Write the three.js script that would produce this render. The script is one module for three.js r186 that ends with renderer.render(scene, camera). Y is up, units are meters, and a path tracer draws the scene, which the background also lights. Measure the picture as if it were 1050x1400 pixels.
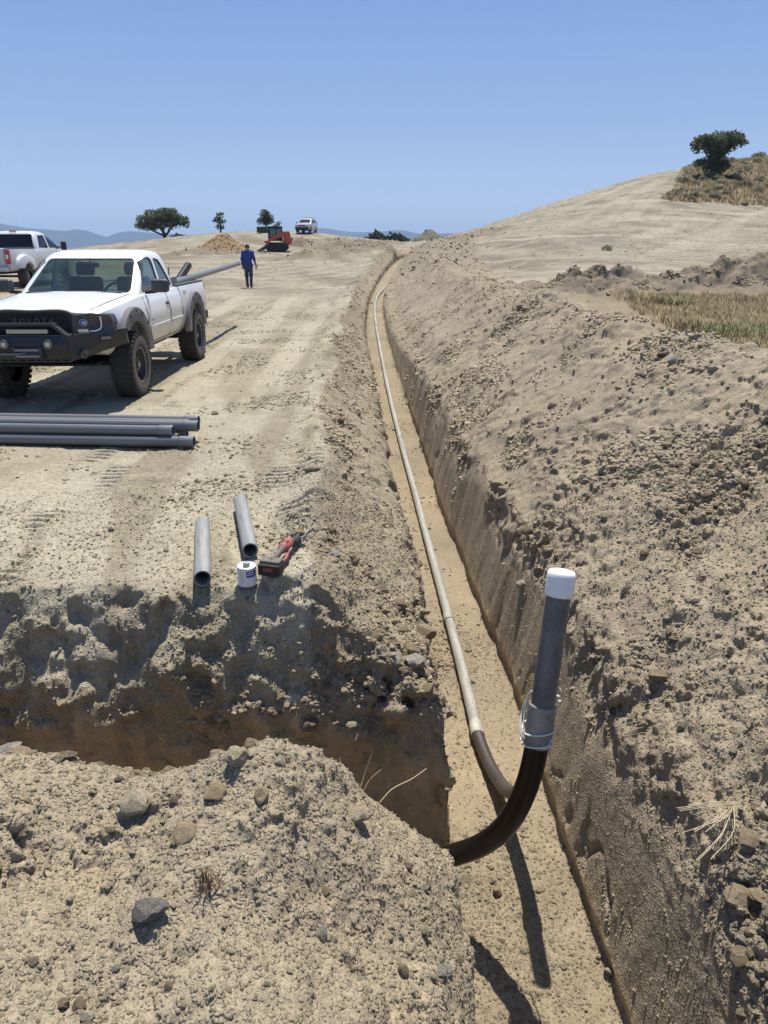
import * as THREE from 'three';
import { mergeGeometries, mergeVertices, toCreasedNormals } from 'three/addons/utils/BufferGeometryUtils.js';
import { RoundedBoxGeometry } from 'three/addons/geometries/RoundedBoxGeometry.js';
import { MarchingCubes } from 'three/addons/objects/MarchingCubes.js';
import { FontLoader } from 'three/addons/loaders/FontLoader.js';
import { TextGeometry } from 'three/addons/geometries/TextGeometry.js';
import { Brush, Evaluator, SUBTRACTION, INTERSECTION } from 'three-bvh-csg';

// ---------------------------------------------------------------- camera, sky, sun, exposure
const scene = new THREE.Scene();
const camera = new THREE.PerspectiveCamera(71.53, 3 / 4, 0.05, 30000);
camera.position.set(0, 1.85, 0);
camera.rotation.set(-20.58 * Math.PI / 180, 0, 0);
scene.add(camera);

const SUN_EL = 59 * Math.PI / 180, SUN_AZ = 4.5 * Math.PI / 180;          // the sun stands ahead of the camera, a little to the right
const sunDir = new THREE.Vector3(Math.sin(SUN_AZ) * Math.cos(SUN_EL), Math.sin(SUN_EL), -Math.cos(SUN_AZ) * Math.cos(SUN_EL));
{
  const w = 1024, h = 512, px = new Float32Array(w * h * 4);
  // clear-sky radiance by elevation (degrees): pale at the horizon, deeper overhead
  const stops = [[-90, .28, .23, .16], [-3, .33, .31, .29], [-.2, .46, .555, .68], [1.2, .43, .525, .665], [3.5, .35, .465, .655], [8, .24, .36, .60], [15, .152, .27, .54], [30, .10, .19, .42], [60, .06, .115, .28], [90, .05, .10, .25]];
  const dir = new THREE.Vector3();
  for (let j = 0; j < h; j++) {
    const el = ((j + .5) / h - .5) * Math.PI, eld = el * 180 / Math.PI;
    let k = 0; while (k < stops.length - 2 && eld > stops[k + 1][0]) k++;
    const a = stops[k], b = stops[k + 1], t = Math.min(1, Math.max(0, (eld - a[0]) / (b[0] - a[0])));
    for (let i = 0; i < w; i++) {
      const ph = ((i + .5) / w - .5) * 2 * Math.PI;
      dir.set(Math.cos(el) * Math.cos(ph), Math.sin(el), Math.cos(el) * Math.sin(ph));
      const c = dir.dot(sunDir), g = el > 0 ? .40 * Math.exp((c - 1) * 18) + .07 * Math.exp((c - 1) * 4) : 0;
      const o = (j * w + i) * 4;
      for (let q = 0; q < 3; q++) px[o + q] = a[1 + q] + (b[1 + q] - a[1 + q]) * t + g * [1, .97, .9][q];
      px[o + 3] = 1;
    }
  }
  const sky = new THREE.DataTexture(px, w, h, THREE.RGBAFormat, THREE.FloatType);
  sky.mapping = THREE.EquirectangularReflectionMapping; sky.magFilter = sky.minFilter = THREE.LinearFilter; sky.needsUpdate = true;
  scene.background = sky; scene.environment = sky;
}
const sun = new THREE.DirectionalLight(new THREE.Color().setRGB(1, .955, .87), 5);
sun.position.copy(sunDir).multiplyScalar(120); sun.target.position.set(0, 0, -20); scene.add(sun, sun.target);
sun.castShadow = true; sun.shadow.mapSize.set(4096, 4096); sun.shadow.radius = 1;
Object.assign(sun.shadow.camera, { left: -60, right: 60, top: 90, bottom: -60, near: 1, far: 320 });
scene.fog = new THREE.FogExp2(new THREE.Color().setRGB(.50, .70, 1), 0.00016);
const EXPOSURE = 1.33;

// ---------------------------------------------------------------- random numbers and noise
let seed = 12345;
const rnd = () => { seed = (seed + 0x6D2B79F5) | 0; let t = Math.imul(seed ^ (seed >>> 15), 1 | seed); t = (t + Math.imul(t ^ (t >>> 7), 61 | t)) ^ t; return ((t ^ (t >>> 14)) >>> 0) / 4294967296; };
const reseed = n => { seed = n | 0; };
const rr = (a, b) => a + (b - a) * rnd();
const pick = a => a[Math.floor(rnd() * a.length)];
const clamp = (v, a = 0, b = 1) => v < a ? a : v > b ? b : v;
const sstep = (a, b, v) => { const t = clamp((v - a) / (b - a)); return t * t * (3 - 2 * t); };
const lerp = (a, b, t) => a + (b - a) * t;
const PERM = new Uint8Array(1024), GX = new Float32Array(256), GY = new Float32Array(256), GZ = new Float32Array(256);
{
  reseed(77); const p = [...Array(256).keys()];
  for (let i = 255; i > 0; i--) { const j = Math.floor(rnd() * (i + 1)); [p[i], p[j]] = [p[j], p[i]]; }
  for (let i = 0; i < 1024; i++) PERM[i] = p[i & 255];
  for (let i = 0; i < 256; i++) { const z = rr(-1, 1), a = rr(0, 6.2832), r = Math.sqrt(1 - z * z); GX[i] = r * Math.cos(a) * 1.5; GY[i] = r * Math.sin(a) * 1.5; GZ[i] = z * 1.5; }
}
function noise3(x, y, z) {          // gradient noise, about -1 .. 1
  const xf = Math.floor(x), yf = Math.floor(y), zf = Math.floor(z); x -= xf; y -= yf; z -= zf;
  const X = xf & 255, Y = yf & 255, Z = zf & 255, u = x * x * (3 - 2 * x), v = y * y * (3 - 2 * y), w = z * z * (3 - 2 * z);
  const A = PERM[X] + Y, B = PERM[X + 1] + Y, AA = PERM[A] + Z, AB = PERM[A + 1] + Z, BA = PERM[B] + Z, BB = PERM[B + 1] + Z;
  let h = PERM[AA]; const a0 = GX[h] * x + GY[h] * y + GZ[h] * z; h = PERM[BA]; const a1 = GX[h] * (x - 1) + GY[h] * y + GZ[h] * z;
  h = PERM[AB]; const a2 = GX[h] * x + GY[h] * (y - 1) + GZ[h] * z; h = PERM[BB]; const a3 = GX[h] * (x - 1) + GY[h] * (y - 1) + GZ[h] * z;
  h = PERM[AA + 1]; const b0 = GX[h] * x + GY[h] * y + GZ[h] * (z - 1); h = PERM[BA + 1]; const b1 = GX[h] * (x - 1) + GY[h] * y + GZ[h] * (z - 1);
  h = PERM[AB + 1]; const b2 = GX[h] * x + GY[h] * (y - 1) + GZ[h] * (z - 1); h = PERM[BB + 1]; const b3 = GX[h] * (x - 1) + GY[h] * (y - 1) + GZ[h] * (z - 1);
  const p0 = a0 + u * (a1 - a0), p1 = a2 + u * (a3 - a2), q0 = b0 + u * (b1 - b0), q1 = b2 + u * (b3 - b2);
  const p = p0 + v * (p1 - p0), q = q0 + v * (q1 - q0); return p + w * (q - p);
}
const fbm = (x, y, z, o) => { let s = 0, a = .5; for (let i = 0; i < o; i++) { s += a * noise3(x, y, z); x = x * 2.03 + 7.1; y = y * 2.03 + 3.3; z = z * 2.03 + 1.7; a *= .5; } return s; };

// ---------------------------------------------------------------- naming and small builders
const used = {};
const numbered = n => { const k = used[n] = (used[n] ?? -1) + 1; return k ? `${n}_${String(k).padStart(3, '0')}` : n; };
function tag(o, label, category, group, kind) {
  if (label) o.userData.label = label; if (category) o.userData.category = category;
  if (group) o.userData.group = group; if (kind) o.userData.kind = kind; return o;
}
function thing(name, label, category, pos = [0, 0, 0], turn = 0, group) {
  const o = new THREE.Group(); o.name = numbered(name); o.position.set(...pos); o.rotation.y = turn; scene.add(o); return tag(o, label, category, group);
}
function mesh(name, geo, mat, parent, pos) {
  const g = Array.isArray(geo) ? (geo.length > 1 ? merge(geo) : geo[0]) : geo;
  const m = new THREE.Mesh(g, mat); m.name = parent && parent !== scene ? name : numbered(name); m.castShadow = m.receiveShadow = true;
  if (pos) m.position.set(...pos); (parent || scene).add(m); return m;
}
function merge(list) {
  const l = list.map(g => { let q = g.index ? g.toNonIndexed() : g.clone(); for (const k of Object.keys(q.attributes)) if (!['position', 'normal', 'uv'].includes(k)) q.deleteAttribute(k); if (!q.attributes.uv) q.setAttribute('uv', new THREE.BufferAttribute(new Float32Array(q.attributes.position.count * 2), 2)); return q; });
  return mergeGeometries(l);
}
const T = (g, x = 0, y = 0, z = 0, rx = 0, ry = 0, rz = 0) => { if (rx || ry || rz) g.applyMatrix4(new THREE.Matrix4().makeRotationFromEuler(new THREE.Euler(rx, ry, rz))); return g.translate(x, y, z); };
const box = (w, h, d, x = 0, y = 0, z = 0, r = 0) => T(r ? new RoundedBoxGeometry(w, h, d, 2, r) : new THREE.BoxGeometry(w, h, d), x, y, z);
const cyl = (r0, r1, h, x, y, z, axis = 'y', n = 24, open = false) => { const g = new THREE.CylinderGeometry(r1, r0, h, n, 1, open); if (axis === 'x') g.rotateZ(Math.PI / 2); if (axis === 'z') g.rotateX(Math.PI / 2); return g.translate(x, y, z); };
const V = (...a) => new THREE.Vector3(...a);
const tube = (pts, r, n = 8, seg = 0, closed = false) => new THREE.TubeGeometry(new THREE.CatmullRomCurve3(pts.map(p => p.isVector3 ? p : V(...p)), closed, 'centripetal'), seg || pts.length * 6, r, n, closed);
function rod(a, b, r0, r1 = r0, n = 10) {       // a tapered bar from a to b
  const A = V(...a), B = V(...b), d = B.clone().sub(A), g = new THREE.CylinderGeometry(r1, r0, d.length(), n);
  g.applyQuaternion(new THREE.Quaternion().setFromUnitVectors(V(0, 1, 0), d.clone().normalize())); const m = A.add(B).multiplyScalar(.5); return g.translate(m.x, m.y, m.z);
}
const rgb = (r, g, b) => new THREE.Color().setRGB(r, g, b);
const std = (r, g, b, rough = .6, metal = 0, more = {}) => new THREE.MeshStandardMaterial({ color: rgb(r, g, b), roughness: rough, metalness: metal, ...more });
const paint = (r, g, b, more = {}) => new THREE.MeshPhysicalMaterial({ color: rgb(r, g, b), roughness: .45, clearcoat: .6, clearcoatRoughness: .18, ...more });
function dataTex(n, fn, srgb, rep = 1) {
  const d = new Uint8Array(n * n * 4);
  for (let j = 0; j < n; j++) for (let i = 0; i < n; i++) { const c = fn(i / n, j / n), o = (j * n + i) * 4; for (let q = 0; q < 3; q++) d[o + q] = clamp(Array.isArray(c) ? c[q] : c) * 255; d[o + 3] = 255; }
  const t = new THREE.DataTexture(d, n, n); t.wrapS = t.wrapT = THREE.RepeatWrapping; t.magFilter = THREE.LinearFilter; t.minFilter = THREE.LinearMipmapLinearFilter; t.generateMipmaps = true; t.repeat.set(rep, rep);
  if (srgb) t.colorSpace = THREE.SRGBColorSpace; t.needsUpdate = true; return t;
}
// gradient noise that repeats after f cells: u, v on the unit square
function tnoise(u, v, f, s = 0) {
  f = Math.round(f); let x = u * f, y = v * f; const xf = Math.floor(x), yf = Math.floor(y); x -= xf; y -= yf;
  const g = (i, j, dx, dy) => { const h = PERM[PERM[((xf + i) % f + f) % f & 255] + ((yf + j) % f + f) % f + s * 17 & 255] , a = h / 256 * 6.28318; return (Math.cos(a) * dx + Math.sin(a) * dy) * 1.5; };
  const a = x * x * (3 - 2 * x), b = y * y * (3 - 2 * y), p = g(0, 0, x, y), q = g(1, 0, x - 1, y), r = g(0, 1, x, y - 1), t = g(1, 1, x - 1, y - 1);
  return p + a * (q - p) + b * (r + a * (t - r) - p - a * (q - p));
}
// ---------------------------------------------------------------- the shape of the land (x to the right, f metres ahead of the camera)
const TPSP = [[-5.8,32.5,.15],[-10.6,48.7,.74],[-17,63.8,1.16],[-10.1,70.3,1.34],[-38,111.1,1.85],[-30.8,107.1,2.58],[-22,102.1,3.41],[-18.5,98.9,3.49],[-9.4,92.4,3.26],[-6.6,92.3,3.05],[-4.1,94.3,2.7],[-.5,98.5,2.47],[4.4,101.6,2.22],
  [-22.6,66,1.26],[-26.2,63.8,.99],[-2.5,58.6,1.32],[1,66,1.26],[2.8,83.3,1.85],[6.5,89.8,2.01],[6.8,70.7,2.36],[8.2,68.7,2.78],[11.9,71.2,3.82],[16.4,73.8,5.06],[21.2,76.4,6.3],[26.3,79.1,7.64],[30.8,81.6,8.77],[34,84,9.39],[41,93.1,10.91],[47.5,97.8,11.85],[56.3,102.4,12.75],
  [33.5,67.5,5.14],[25.2,67.6,5.61],[16.9,58.3,3.57],[12.1,53.7,2.67],[7.6,44.7,1.53],[4.7,42.4,.89],[23.2,46,1.93],[15.4,42.6,1.54],[12.3,33.9,1.02],[15.7,30.6,.82],[7,30.6,.72],[4.8,31.6,.55],[38.9,79.1,7.75],[33.7,79.4,8.44],[38.2,59.4,3.71],
  [8,18,0],[12,20,.05],[7,14,0],[14,16,0],[20,20,.1],[0,0,0],[-3,3,0],[3,3,0],[-4,10,0],[-4,16,0],[0,14,0],[0,22,0],[-13.5,26,.32],[-13.5,33,.36],[-22,24,.35],[-10,18,.1],[-20,10,0],[6,6,0],[20,8,0],[0,-15,0],[-25,-15,0],[25,-15,0],[-50,20,.2],[60,25,1.2],[-45,60,.7],
  [-27,85,1.7],[-19,82,2.1],[-34,90,1.4],[-40,140,-4],[-15,125,1],[0,130,-1],[12,125,3],[30,130,8],[55,130,10],[-75,120,-4],[90,110,11],[95,60,5],[-95,60,-1],[-95,160,-8],[95,160,8],[0,175,-6]];
const tpsAt = (() => {
  const n = TPSP.length, N = n + 3, M = [], S = 50, U = r2 => r2 < 1e-12 ? 0 : r2 * Math.log(r2);
  for (let i = 0; i < n; i++) { const r = new Float64Array(N + 1); for (let j = 0; j < n; j++) r[j] = U(((TPSP[i][0] - TPSP[j][0]) ** 2 + (TPSP[i][1] - TPSP[j][1]) ** 2) / S / S) + (i === j ? .0006 : 0); r[n] = 1; r[n + 1] = TPSP[i][0] / S; r[n + 2] = TPSP[i][1] / S; r[N] = TPSP[i][2]; M.push(r); }
  for (let k = 0; k < 3; k++) { const r = new Float64Array(N + 1); for (let j = 0; j < n; j++) r[j] = k ? TPSP[j][k - 1] / S : 1; M.push(r); }
  for (let i = 0; i < N; i++) { let p = i; for (let k = i; k < N; k++) if (Math.abs(M[k][i]) > Math.abs(M[p][i])) p = k; [M[i], M[p]] = [M[p], M[i]]; for (let k = 0; k < N; k++) if (k !== i) { const q = M[k][i] / M[i][i]; if (q) for (let j = i; j <= N; j++) M[k][j] -= q * M[i][j]; } }
  const w = M.map((r, i) => r[N] / r[i]);
  return (x, f) => { let s = w[n] + w[n + 1] * x / S + w[n + 2] * f / S; for (let j = 0; j < n; j++) s += w[j] * U(((x - TPSP[j][0]) ** 2 + (f - TPSP[j][1]) ** 2) / S / S); return s; };
})();
const GN = 101, GRID = new Float32Array(GN * GN);
for (let j = 0; j < GN; j++) for (let i = 0; i < GN; i++) GRID[j * GN + i] = tpsAt(-100 + i * 2, -20 + j * 2);
const cr = (a, b, c, d, t) => b + .5 * t * (c - a + t * (2 * a - 5 * b + 4 * c - d + t * (3 * (b - c) + d - a)));
function baseH(x, f) {
  const u = clamp((x + 100) / 2, 1, GN - 3.001), v = clamp((f + 20) / 2, 1, GN - 3.001), i = Math.floor(u), j = Math.floor(v), s = u - i, t = v - j, q = [];
  for (let k = -1; k < 3; k++) { const o = (j + k) * GN + i; q.push(cr(GRID[o - 1], GRID[o], GRID[o + 1], GRID[o + 2], s)); }
  return cr(q[0], q[1], q[2], q[3], t);
}
// the main trench: its middle line, its floor
const XC = [[-6, 1.0], [0, .83], [2.3, .767], [5.2, .69], [6.5, .59], [8.7, .44], [12.5, .29], [17.5, .04], [21, -.15], [24, -.28], [30, -.4], [36, -.26], [42, .03], [48, .45], [54, .95], [60, 1.5], [66, 2.25], [72, 3.15], [90, 6]];
const FL = [[-6, -1.6], [6, -1.6], [12, -1.52], [16, -1.38], [20, -1.14], [24, -.9], [28, -.66], [33, -.42], [40, -.1], [50, .4], [60, .75], [70, 1.0], [90, 1.8]];
const lin = (A, f) => { if (f <= A[0][0]) return A[0][1]; for (let i = 0; i < A.length - 1; i++) if (f < A[i + 1][0]) { const t = (f - A[i][0]) / (A[i + 1][0] - A[i][0]), p = A[Math.max(0, i - 1)], q = A[Math.min(A.length - 1, i + 2)]; return cr(p[1], A[i][1], A[i + 1][1], q[1], t); } return A[A.length - 1][1]; };
const mk = (A, a, b, st) => { const n = Math.ceil((b - a) / st) + 2, g = new Float32Array(n); for (let i = 0; i < n; i++) g[i] = lin(A, a + i * st); return f => { const u = clamp((f - a) / st, 0, n - 1.001), i = Math.floor(u); return g[i] + (g[i + 1] - g[i]) * (u - i); }; };
const xc = mk(XC, -6, 90, .1), floorY = mk(FL, -6, 90, .1);
const HALF = .34, CF = 2.87, CH = .45, T_END = 70;
const crossSD = (x, f) => Math.max(Math.abs(f - CF) - CH, x - xc(f));
const leftHalf = f => HALF + .06 * (1 - sstep(2.3, 2.8, f)) - .12 * sstep(20, 32, f);
const mainSD = (x, f) => { const d = x - xc(f); return Math.max(d > 0 ? d - HALF : -d - leftHalf(f), f - T_END); };
const RP = [[-.4, -.8], [0, -.72], [.1, -.58], [.22, -.48], [.42, -.36], [.62, -.16], [.85, .02], [1.15, .19], [1.5, .42], [1.9, .74], [2.2, .93], [2.5, .95], [3, .7], [3.7, .34], [4.6, .08], [5.6, 0], [9, 0]];
const rightProf = mk(RP, -.4, 9, .02);
const RIDGES = [ // rough heaps and berms: x0,f0, x1,f1, half width, height
  [6.6, 24.6, 13, 25.4, 1.0, .62], [12, 25.8, 24, 25.0, 1.1, .55], [-5.4, 51, .2, 56, 1.3, .5], [-9, 75, -1, 73, 1.6, .85], [-5.5, 84, 1, 84, 1.5, .5], [6.8, 61, 9.0, 64, 1.8, .42], [-14.5, 62, -11, 64, 1.6, .35], [-17, 61, -15, 62, 1, .3], [5.2, 26, 7, 24.5, 1.2, .3]];
const segD = (x, f, r) => { const dx = r[2] - r[0], df = r[3] - r[1], t = clamp(((x - r[0]) * dx + (f - r[1]) * df) / (dx * dx + df * df)); return Math.hypot(x - r[0] - t * dx, f - r[1] - t * df); };
// strips pressed by wheels and tracks: place across, drift, sway, half width, grousers or tyre
const STRIPS = [[-.74, -.026, .02, .22, 1], [-1.42, -.03, .06, .20, 0], [-2.35, -.05, .10, .24, 1], [-3.0, -.01, .12, .18, 0], [-3.95, -.06, .15, .22, 0], [-5.1, .0, .15, .24, 1], [-5.9, -.02, .2, .2, 0], [-7.2, -.05, .3, .25, 0], [-.9, -.33, .1, .22, 0], [-2.3, -.33, .1, .22, 0], [-9, .1, .3, .3, 0]];
const SO = [0, 0, 0];
function strip(x, f, w) { let best = 0; SO[1] = 0; for (let k = 0; k < STRIPS.length; k++) { const s = STRIPS[k], c = s[0] + s[1] * (f - 5) + s[2] * Math.sin(f * .23 + k * 2) + .1 * w, d = Math.abs(x - c); if (d > s[3] + .08) continue; const m = sstep(s[3] + .07, s[3] - .03, d) * sstep(-.5, .1, noise3(f * .35, k * 5.3, 2) + .3 * noise3(x * 4, f * 1.5, k)); if (m > best) { best = m; SO[1] = s[4]; SO[2] = k; } } SO[0] = best; return SO; }
// height of the ground (without the trench itself) and how rough it is: out = [height, roughness, kind]   kind 0 graded, 1 left bank, 2 near mound, 3 spoil heap, 4 berm
const HO = [0, 0, 0];
function land(x, f) {
  let h = baseH(x, f), rough = .12, kind = 0;
  const c = xc(f), dR = x - c - HALF, dL = c - leftHalf(f) - x, fade = 1 - sstep(62, 80, f);
  const wob = noise3(x * .9, f * .9, 3.3), wob2 = noise3(x * .35 + 9, f * .35, 5.1);
  if (dR > -.45) {
    const far = lerp(1, .42, sstep(28, 58, f)) * fade, near = dR < .6 ? 1 : far * (1 + .22 * noise3(f * .55, 2.2, 4) + .1 * noise3(f * 1.9, 7, 1));
    const deep = sstep(0, 1.15, h - floorY(f));            // a shallow trench has a shallow bank
    let p = rightProf(dR); p = p < 0 ? p * Math.max(.25, deep) : p * near;
    h += p + (dR < 5.5 ? (.07 * wob + .05 * noise3(x * 2.1, f * 2.1, 1)) * sstep(.1, .7, dR) * (1 - sstep(4, 5.5, dR)) * fade : 0);
    const w = (1 - sstep(4.2, 5.8, dR)) * fade; rough = lerp(rough, 1, w); if (w > .4) kind = 3;
  } else if (dL > -.45) {
    const cs = f > CF ? f - CF - CH : CF - CH - f, nearSide = f < CF, inC = Math.abs(f - CF) < CH;
    const deep = sstep(0, 1.15, h - floorY(f)), wl = (nearSide ? .8 : 1.0) * (1 + .3 * wob2) * lerp(1, .7, sstep(12, 30, f));
    const t1 = clamp(1 - dL / wl), a = .62 * Math.max(.3, deep) * t1 ** 1.35 * fade;
    const w2 = nearSide ? .42 : .09, t2 = inC ? 1 : clamp(1 - (cs + .06 * wob) / w2), b = x < c ? (nearSide ? .34 : .30) * t2 ** 1.5 : 0;
    h -= Math.max(a, b) + .35 * Math.min(a, b);
    const w = Math.max(sstep(0, .35, t1), sstep(0, .3, t2)) * fade; rough = lerp(rough, .85, w); if (w > .3) kind = 1;
    h += fade * .05 * wob * sstep(.0, .4, t1);
    h += .17 * Math.exp(-(((dL - wl * .9) / .26) ** 2)) * fade * (f > CF + .8 ? 1 : 0) * (.6 + .7 * noise3(f * 1.3, 8, 2) + .5 * noise3(x * 4, f * 4, 2));      // loose crumbs thrown up along the edge
    if (nearSide) { const m = 1 - sstep(7, 9, -x); kind = 2; rough = Math.max(w * .8, .44 + .25 * wob + .4 * noise3(x * 1.6, f * 1.6, 4) + .3 * sstep(-.9, -.2, x)); h += m * (.06 + .13 * Math.exp(-(((f - 1.98) / .36) ** 2)) * (.75 + .5 * noise3(x * 1.7, 4, 1)) + .05 * noise3(x * 1.4, f * 1.4, 6) + .085 * noise3(x * 2.6 + 3, f * 2.6, 2) * sstep(-1.5, -.2, x) + .07 * Math.exp(-(((x + .48) / .22) ** 2) - (((f - 1.85) / .25) ** 2))) * sstep(-.05, .3, Math.min(cs, dL)); }
  }
  if (x > 4 || f > 40) for (const r of RIDGES) { if (Math.abs(f - r[1]) > 14 ) continue; const d = segD(x, f, r); if (d < r[4] * 2.6) { const g = Math.exp(-((d / r[4]) ** 2)); h += g * r[5] * (1 + .35 * wob + .3 * noise3(x * 1.9, f * 1.9, 9)) + g * (.30 * (Math.abs(noise3(x * 1.2, f * 1.2, 4)) - .3) + .16 * (Math.abs(noise3(x * 2.9, f * 2.9, 7)) - .3)); rough = Math.max(rough, Math.min(1, g * 1.5)); if (g > .3) kind = 4; } }
  if (kind === 0) {
    h += .012 * wob + .02 * wob2; rough = lerp(.16, .62, sstep(-.25, .45, noise3(x * .75 + .1 * wob, f * .22, 5) + .5 * noise3(x * 2.2, f * 1.1, 2)));
    if (f < 70 && x < 1) { // wheel and track marks running along the job
      const st = strip(x, f, wob2); rough = lerp(rough, .05, st[0]); h -= .018 * st[0];
      if (st[1] > 0) h += st[0] * st[1] * .027 * (Math.sin(f * 60 + .7 * wob + st[2] * 9) > .15 ? -1 : .6) * sstep(-.25, .3, noise3(x * 2.5, f * 1.6, 1));
      else h += st[0] * .008 * Math.sin((x + .3 * Math.abs(((f * 4) % 1) - .5)) * 60);
      rough = lerp(rough, .2, sstep(24, 34, f));
    } else if (f > 26) { rough = .16; h += .06 * noise3((x * .5 + f * .2) * 1.5, (f - x * .25) * .18, 2) + .06 * wob2 + .035 * Math.sin((x * .8 - f * .55) * 2.2 + 3 * wob2) * sstep(0, .4, noise3(x * .08, f * .08, 3) + .2); }
  }
  HO[0] = h; HO[1] = rough; HO[2] = kind; return HO;
}
const groundY = (x, f) => land(x, f)[0];
const billow = (x, y, z) => Math.abs(noise3(x, y, z));
// solid earth where < 0
function clods(x, y, f, r, c) {
  let d = 0; const wx = .3 * noise3(x * 5, y * 5, f * 5 + 3), wy = .3 * noise3(x * 5 + 9, y * 5, f * 5);
  if (r > .3) { const q = r - .2; d += (billow(x * 2.3, y * 2.3 + 4, f * 2.3) - .33) * .13 * q; d += (billow(x * 5.3 + wx, y * 5.3 + 1, f * 5.3 + wy) - .33) * .10 * q; }
  const m = .42 + 1.05 * sstep(-.22, .45, noise3(x * 1.1, y * 1.1 + 5, f * 1.1) + .45 * noise3(x * 3.2, y * 3.2, f * 3.2));
  d += (billow(x * 10.3 + 3 + wx, y * 10.3, f * 10.3 + wy) - .32) * (.010 + .085 * r * r * m);
  if (c < .05) d += (billow(x * 21 + wy * 2, y * 21 + 9, f * 21 + wx * 2) - .3) * (.007 + .052 * r * m);
  if (c < .013) d += (billow(x * 41 + 5, y * 41, f * 41) - .3) * (.003 + .010 * r);
  return d;
}
// ---------------------------------------------------------------- earth materials
const grainMap = dataTex(1024, (u, v) => { const a = .5 + .5 * tnoise(u, v, 26), b = .5 + .5 * tnoise(u, v, 90, 7), c = .5 + .5 * tnoise(u, v, 230, 3), s = c > .78 ? .10 : c < .2 ? -.16 : 0; const g = .90 + .10 * (a - .5) + .16 * (b - .5) + .16 * (c - .5) + s; return [g, g * .992, g * .975]; }, true);
const bumpTex = (() => {       // grains and crumbs, many small and a few larger, half sunk in dust
  reseed(5); const n = 1024, h = new Float32Array(n * n); for (let j = 0; j < n; j++) for (let i = 0; i < n; i++) h[j * n + i] = .12 + .10 * tnoise(i / n, j / n, 14, 2) + .05 * tnoise(i / n, j / n, 48, 5) + .02 * tnoise(i / n, j / n, 200, 1);
  for (let k = 0; k < 22000; k++) { const r = 1.6 + 10 * rnd() ** 6, cx = rnd() * n, cy = rnd() * n, sink = rr(.2, .75) * r, e = rr(.7, 1.4), q = Math.ceil(r * 1.4); for (let j = -q; j <= q; j++) for (let i = -q; i <= q; i++) { const d2 = (i * e) ** 2 + (j / e) ** 2; if (d2 >= r * r) continue; const o = ((Math.floor(cy) + j + n) % n) * n + (Math.floor(cx) + i + n) % n, v = (Math.sqrt(r * r - d2) - sink) / 14 + .14; if (v > h[o]) h[o] = v; } }
  return dataTex(n, (u, v) => h[Math.round(v * n) * n + Math.round(u * n)]);
})();
const earth = (rep = 1, bs = .012) => { const m = new THREE.MeshStandardMaterial({ vertexColors: true, roughness: .96, map: grainMap.clone(), bumpMap: bumpTex.clone(), bumpScale: bs }); m.map.repeat.set(rep * .83, rep * .83); m.bumpMap.repeat.set(rep, rep); return m; };
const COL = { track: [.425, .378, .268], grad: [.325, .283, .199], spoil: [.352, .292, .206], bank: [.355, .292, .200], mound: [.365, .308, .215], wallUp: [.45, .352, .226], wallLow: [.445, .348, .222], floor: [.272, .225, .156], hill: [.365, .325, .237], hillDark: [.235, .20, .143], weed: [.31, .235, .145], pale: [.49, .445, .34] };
const mix3 = (a, b, t) => [a[0] + (b[0] - a[0]) * t, a[1] + (b[1] - a[1]) * t, a[2] + (b[2] - a[2]) * t];
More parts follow.
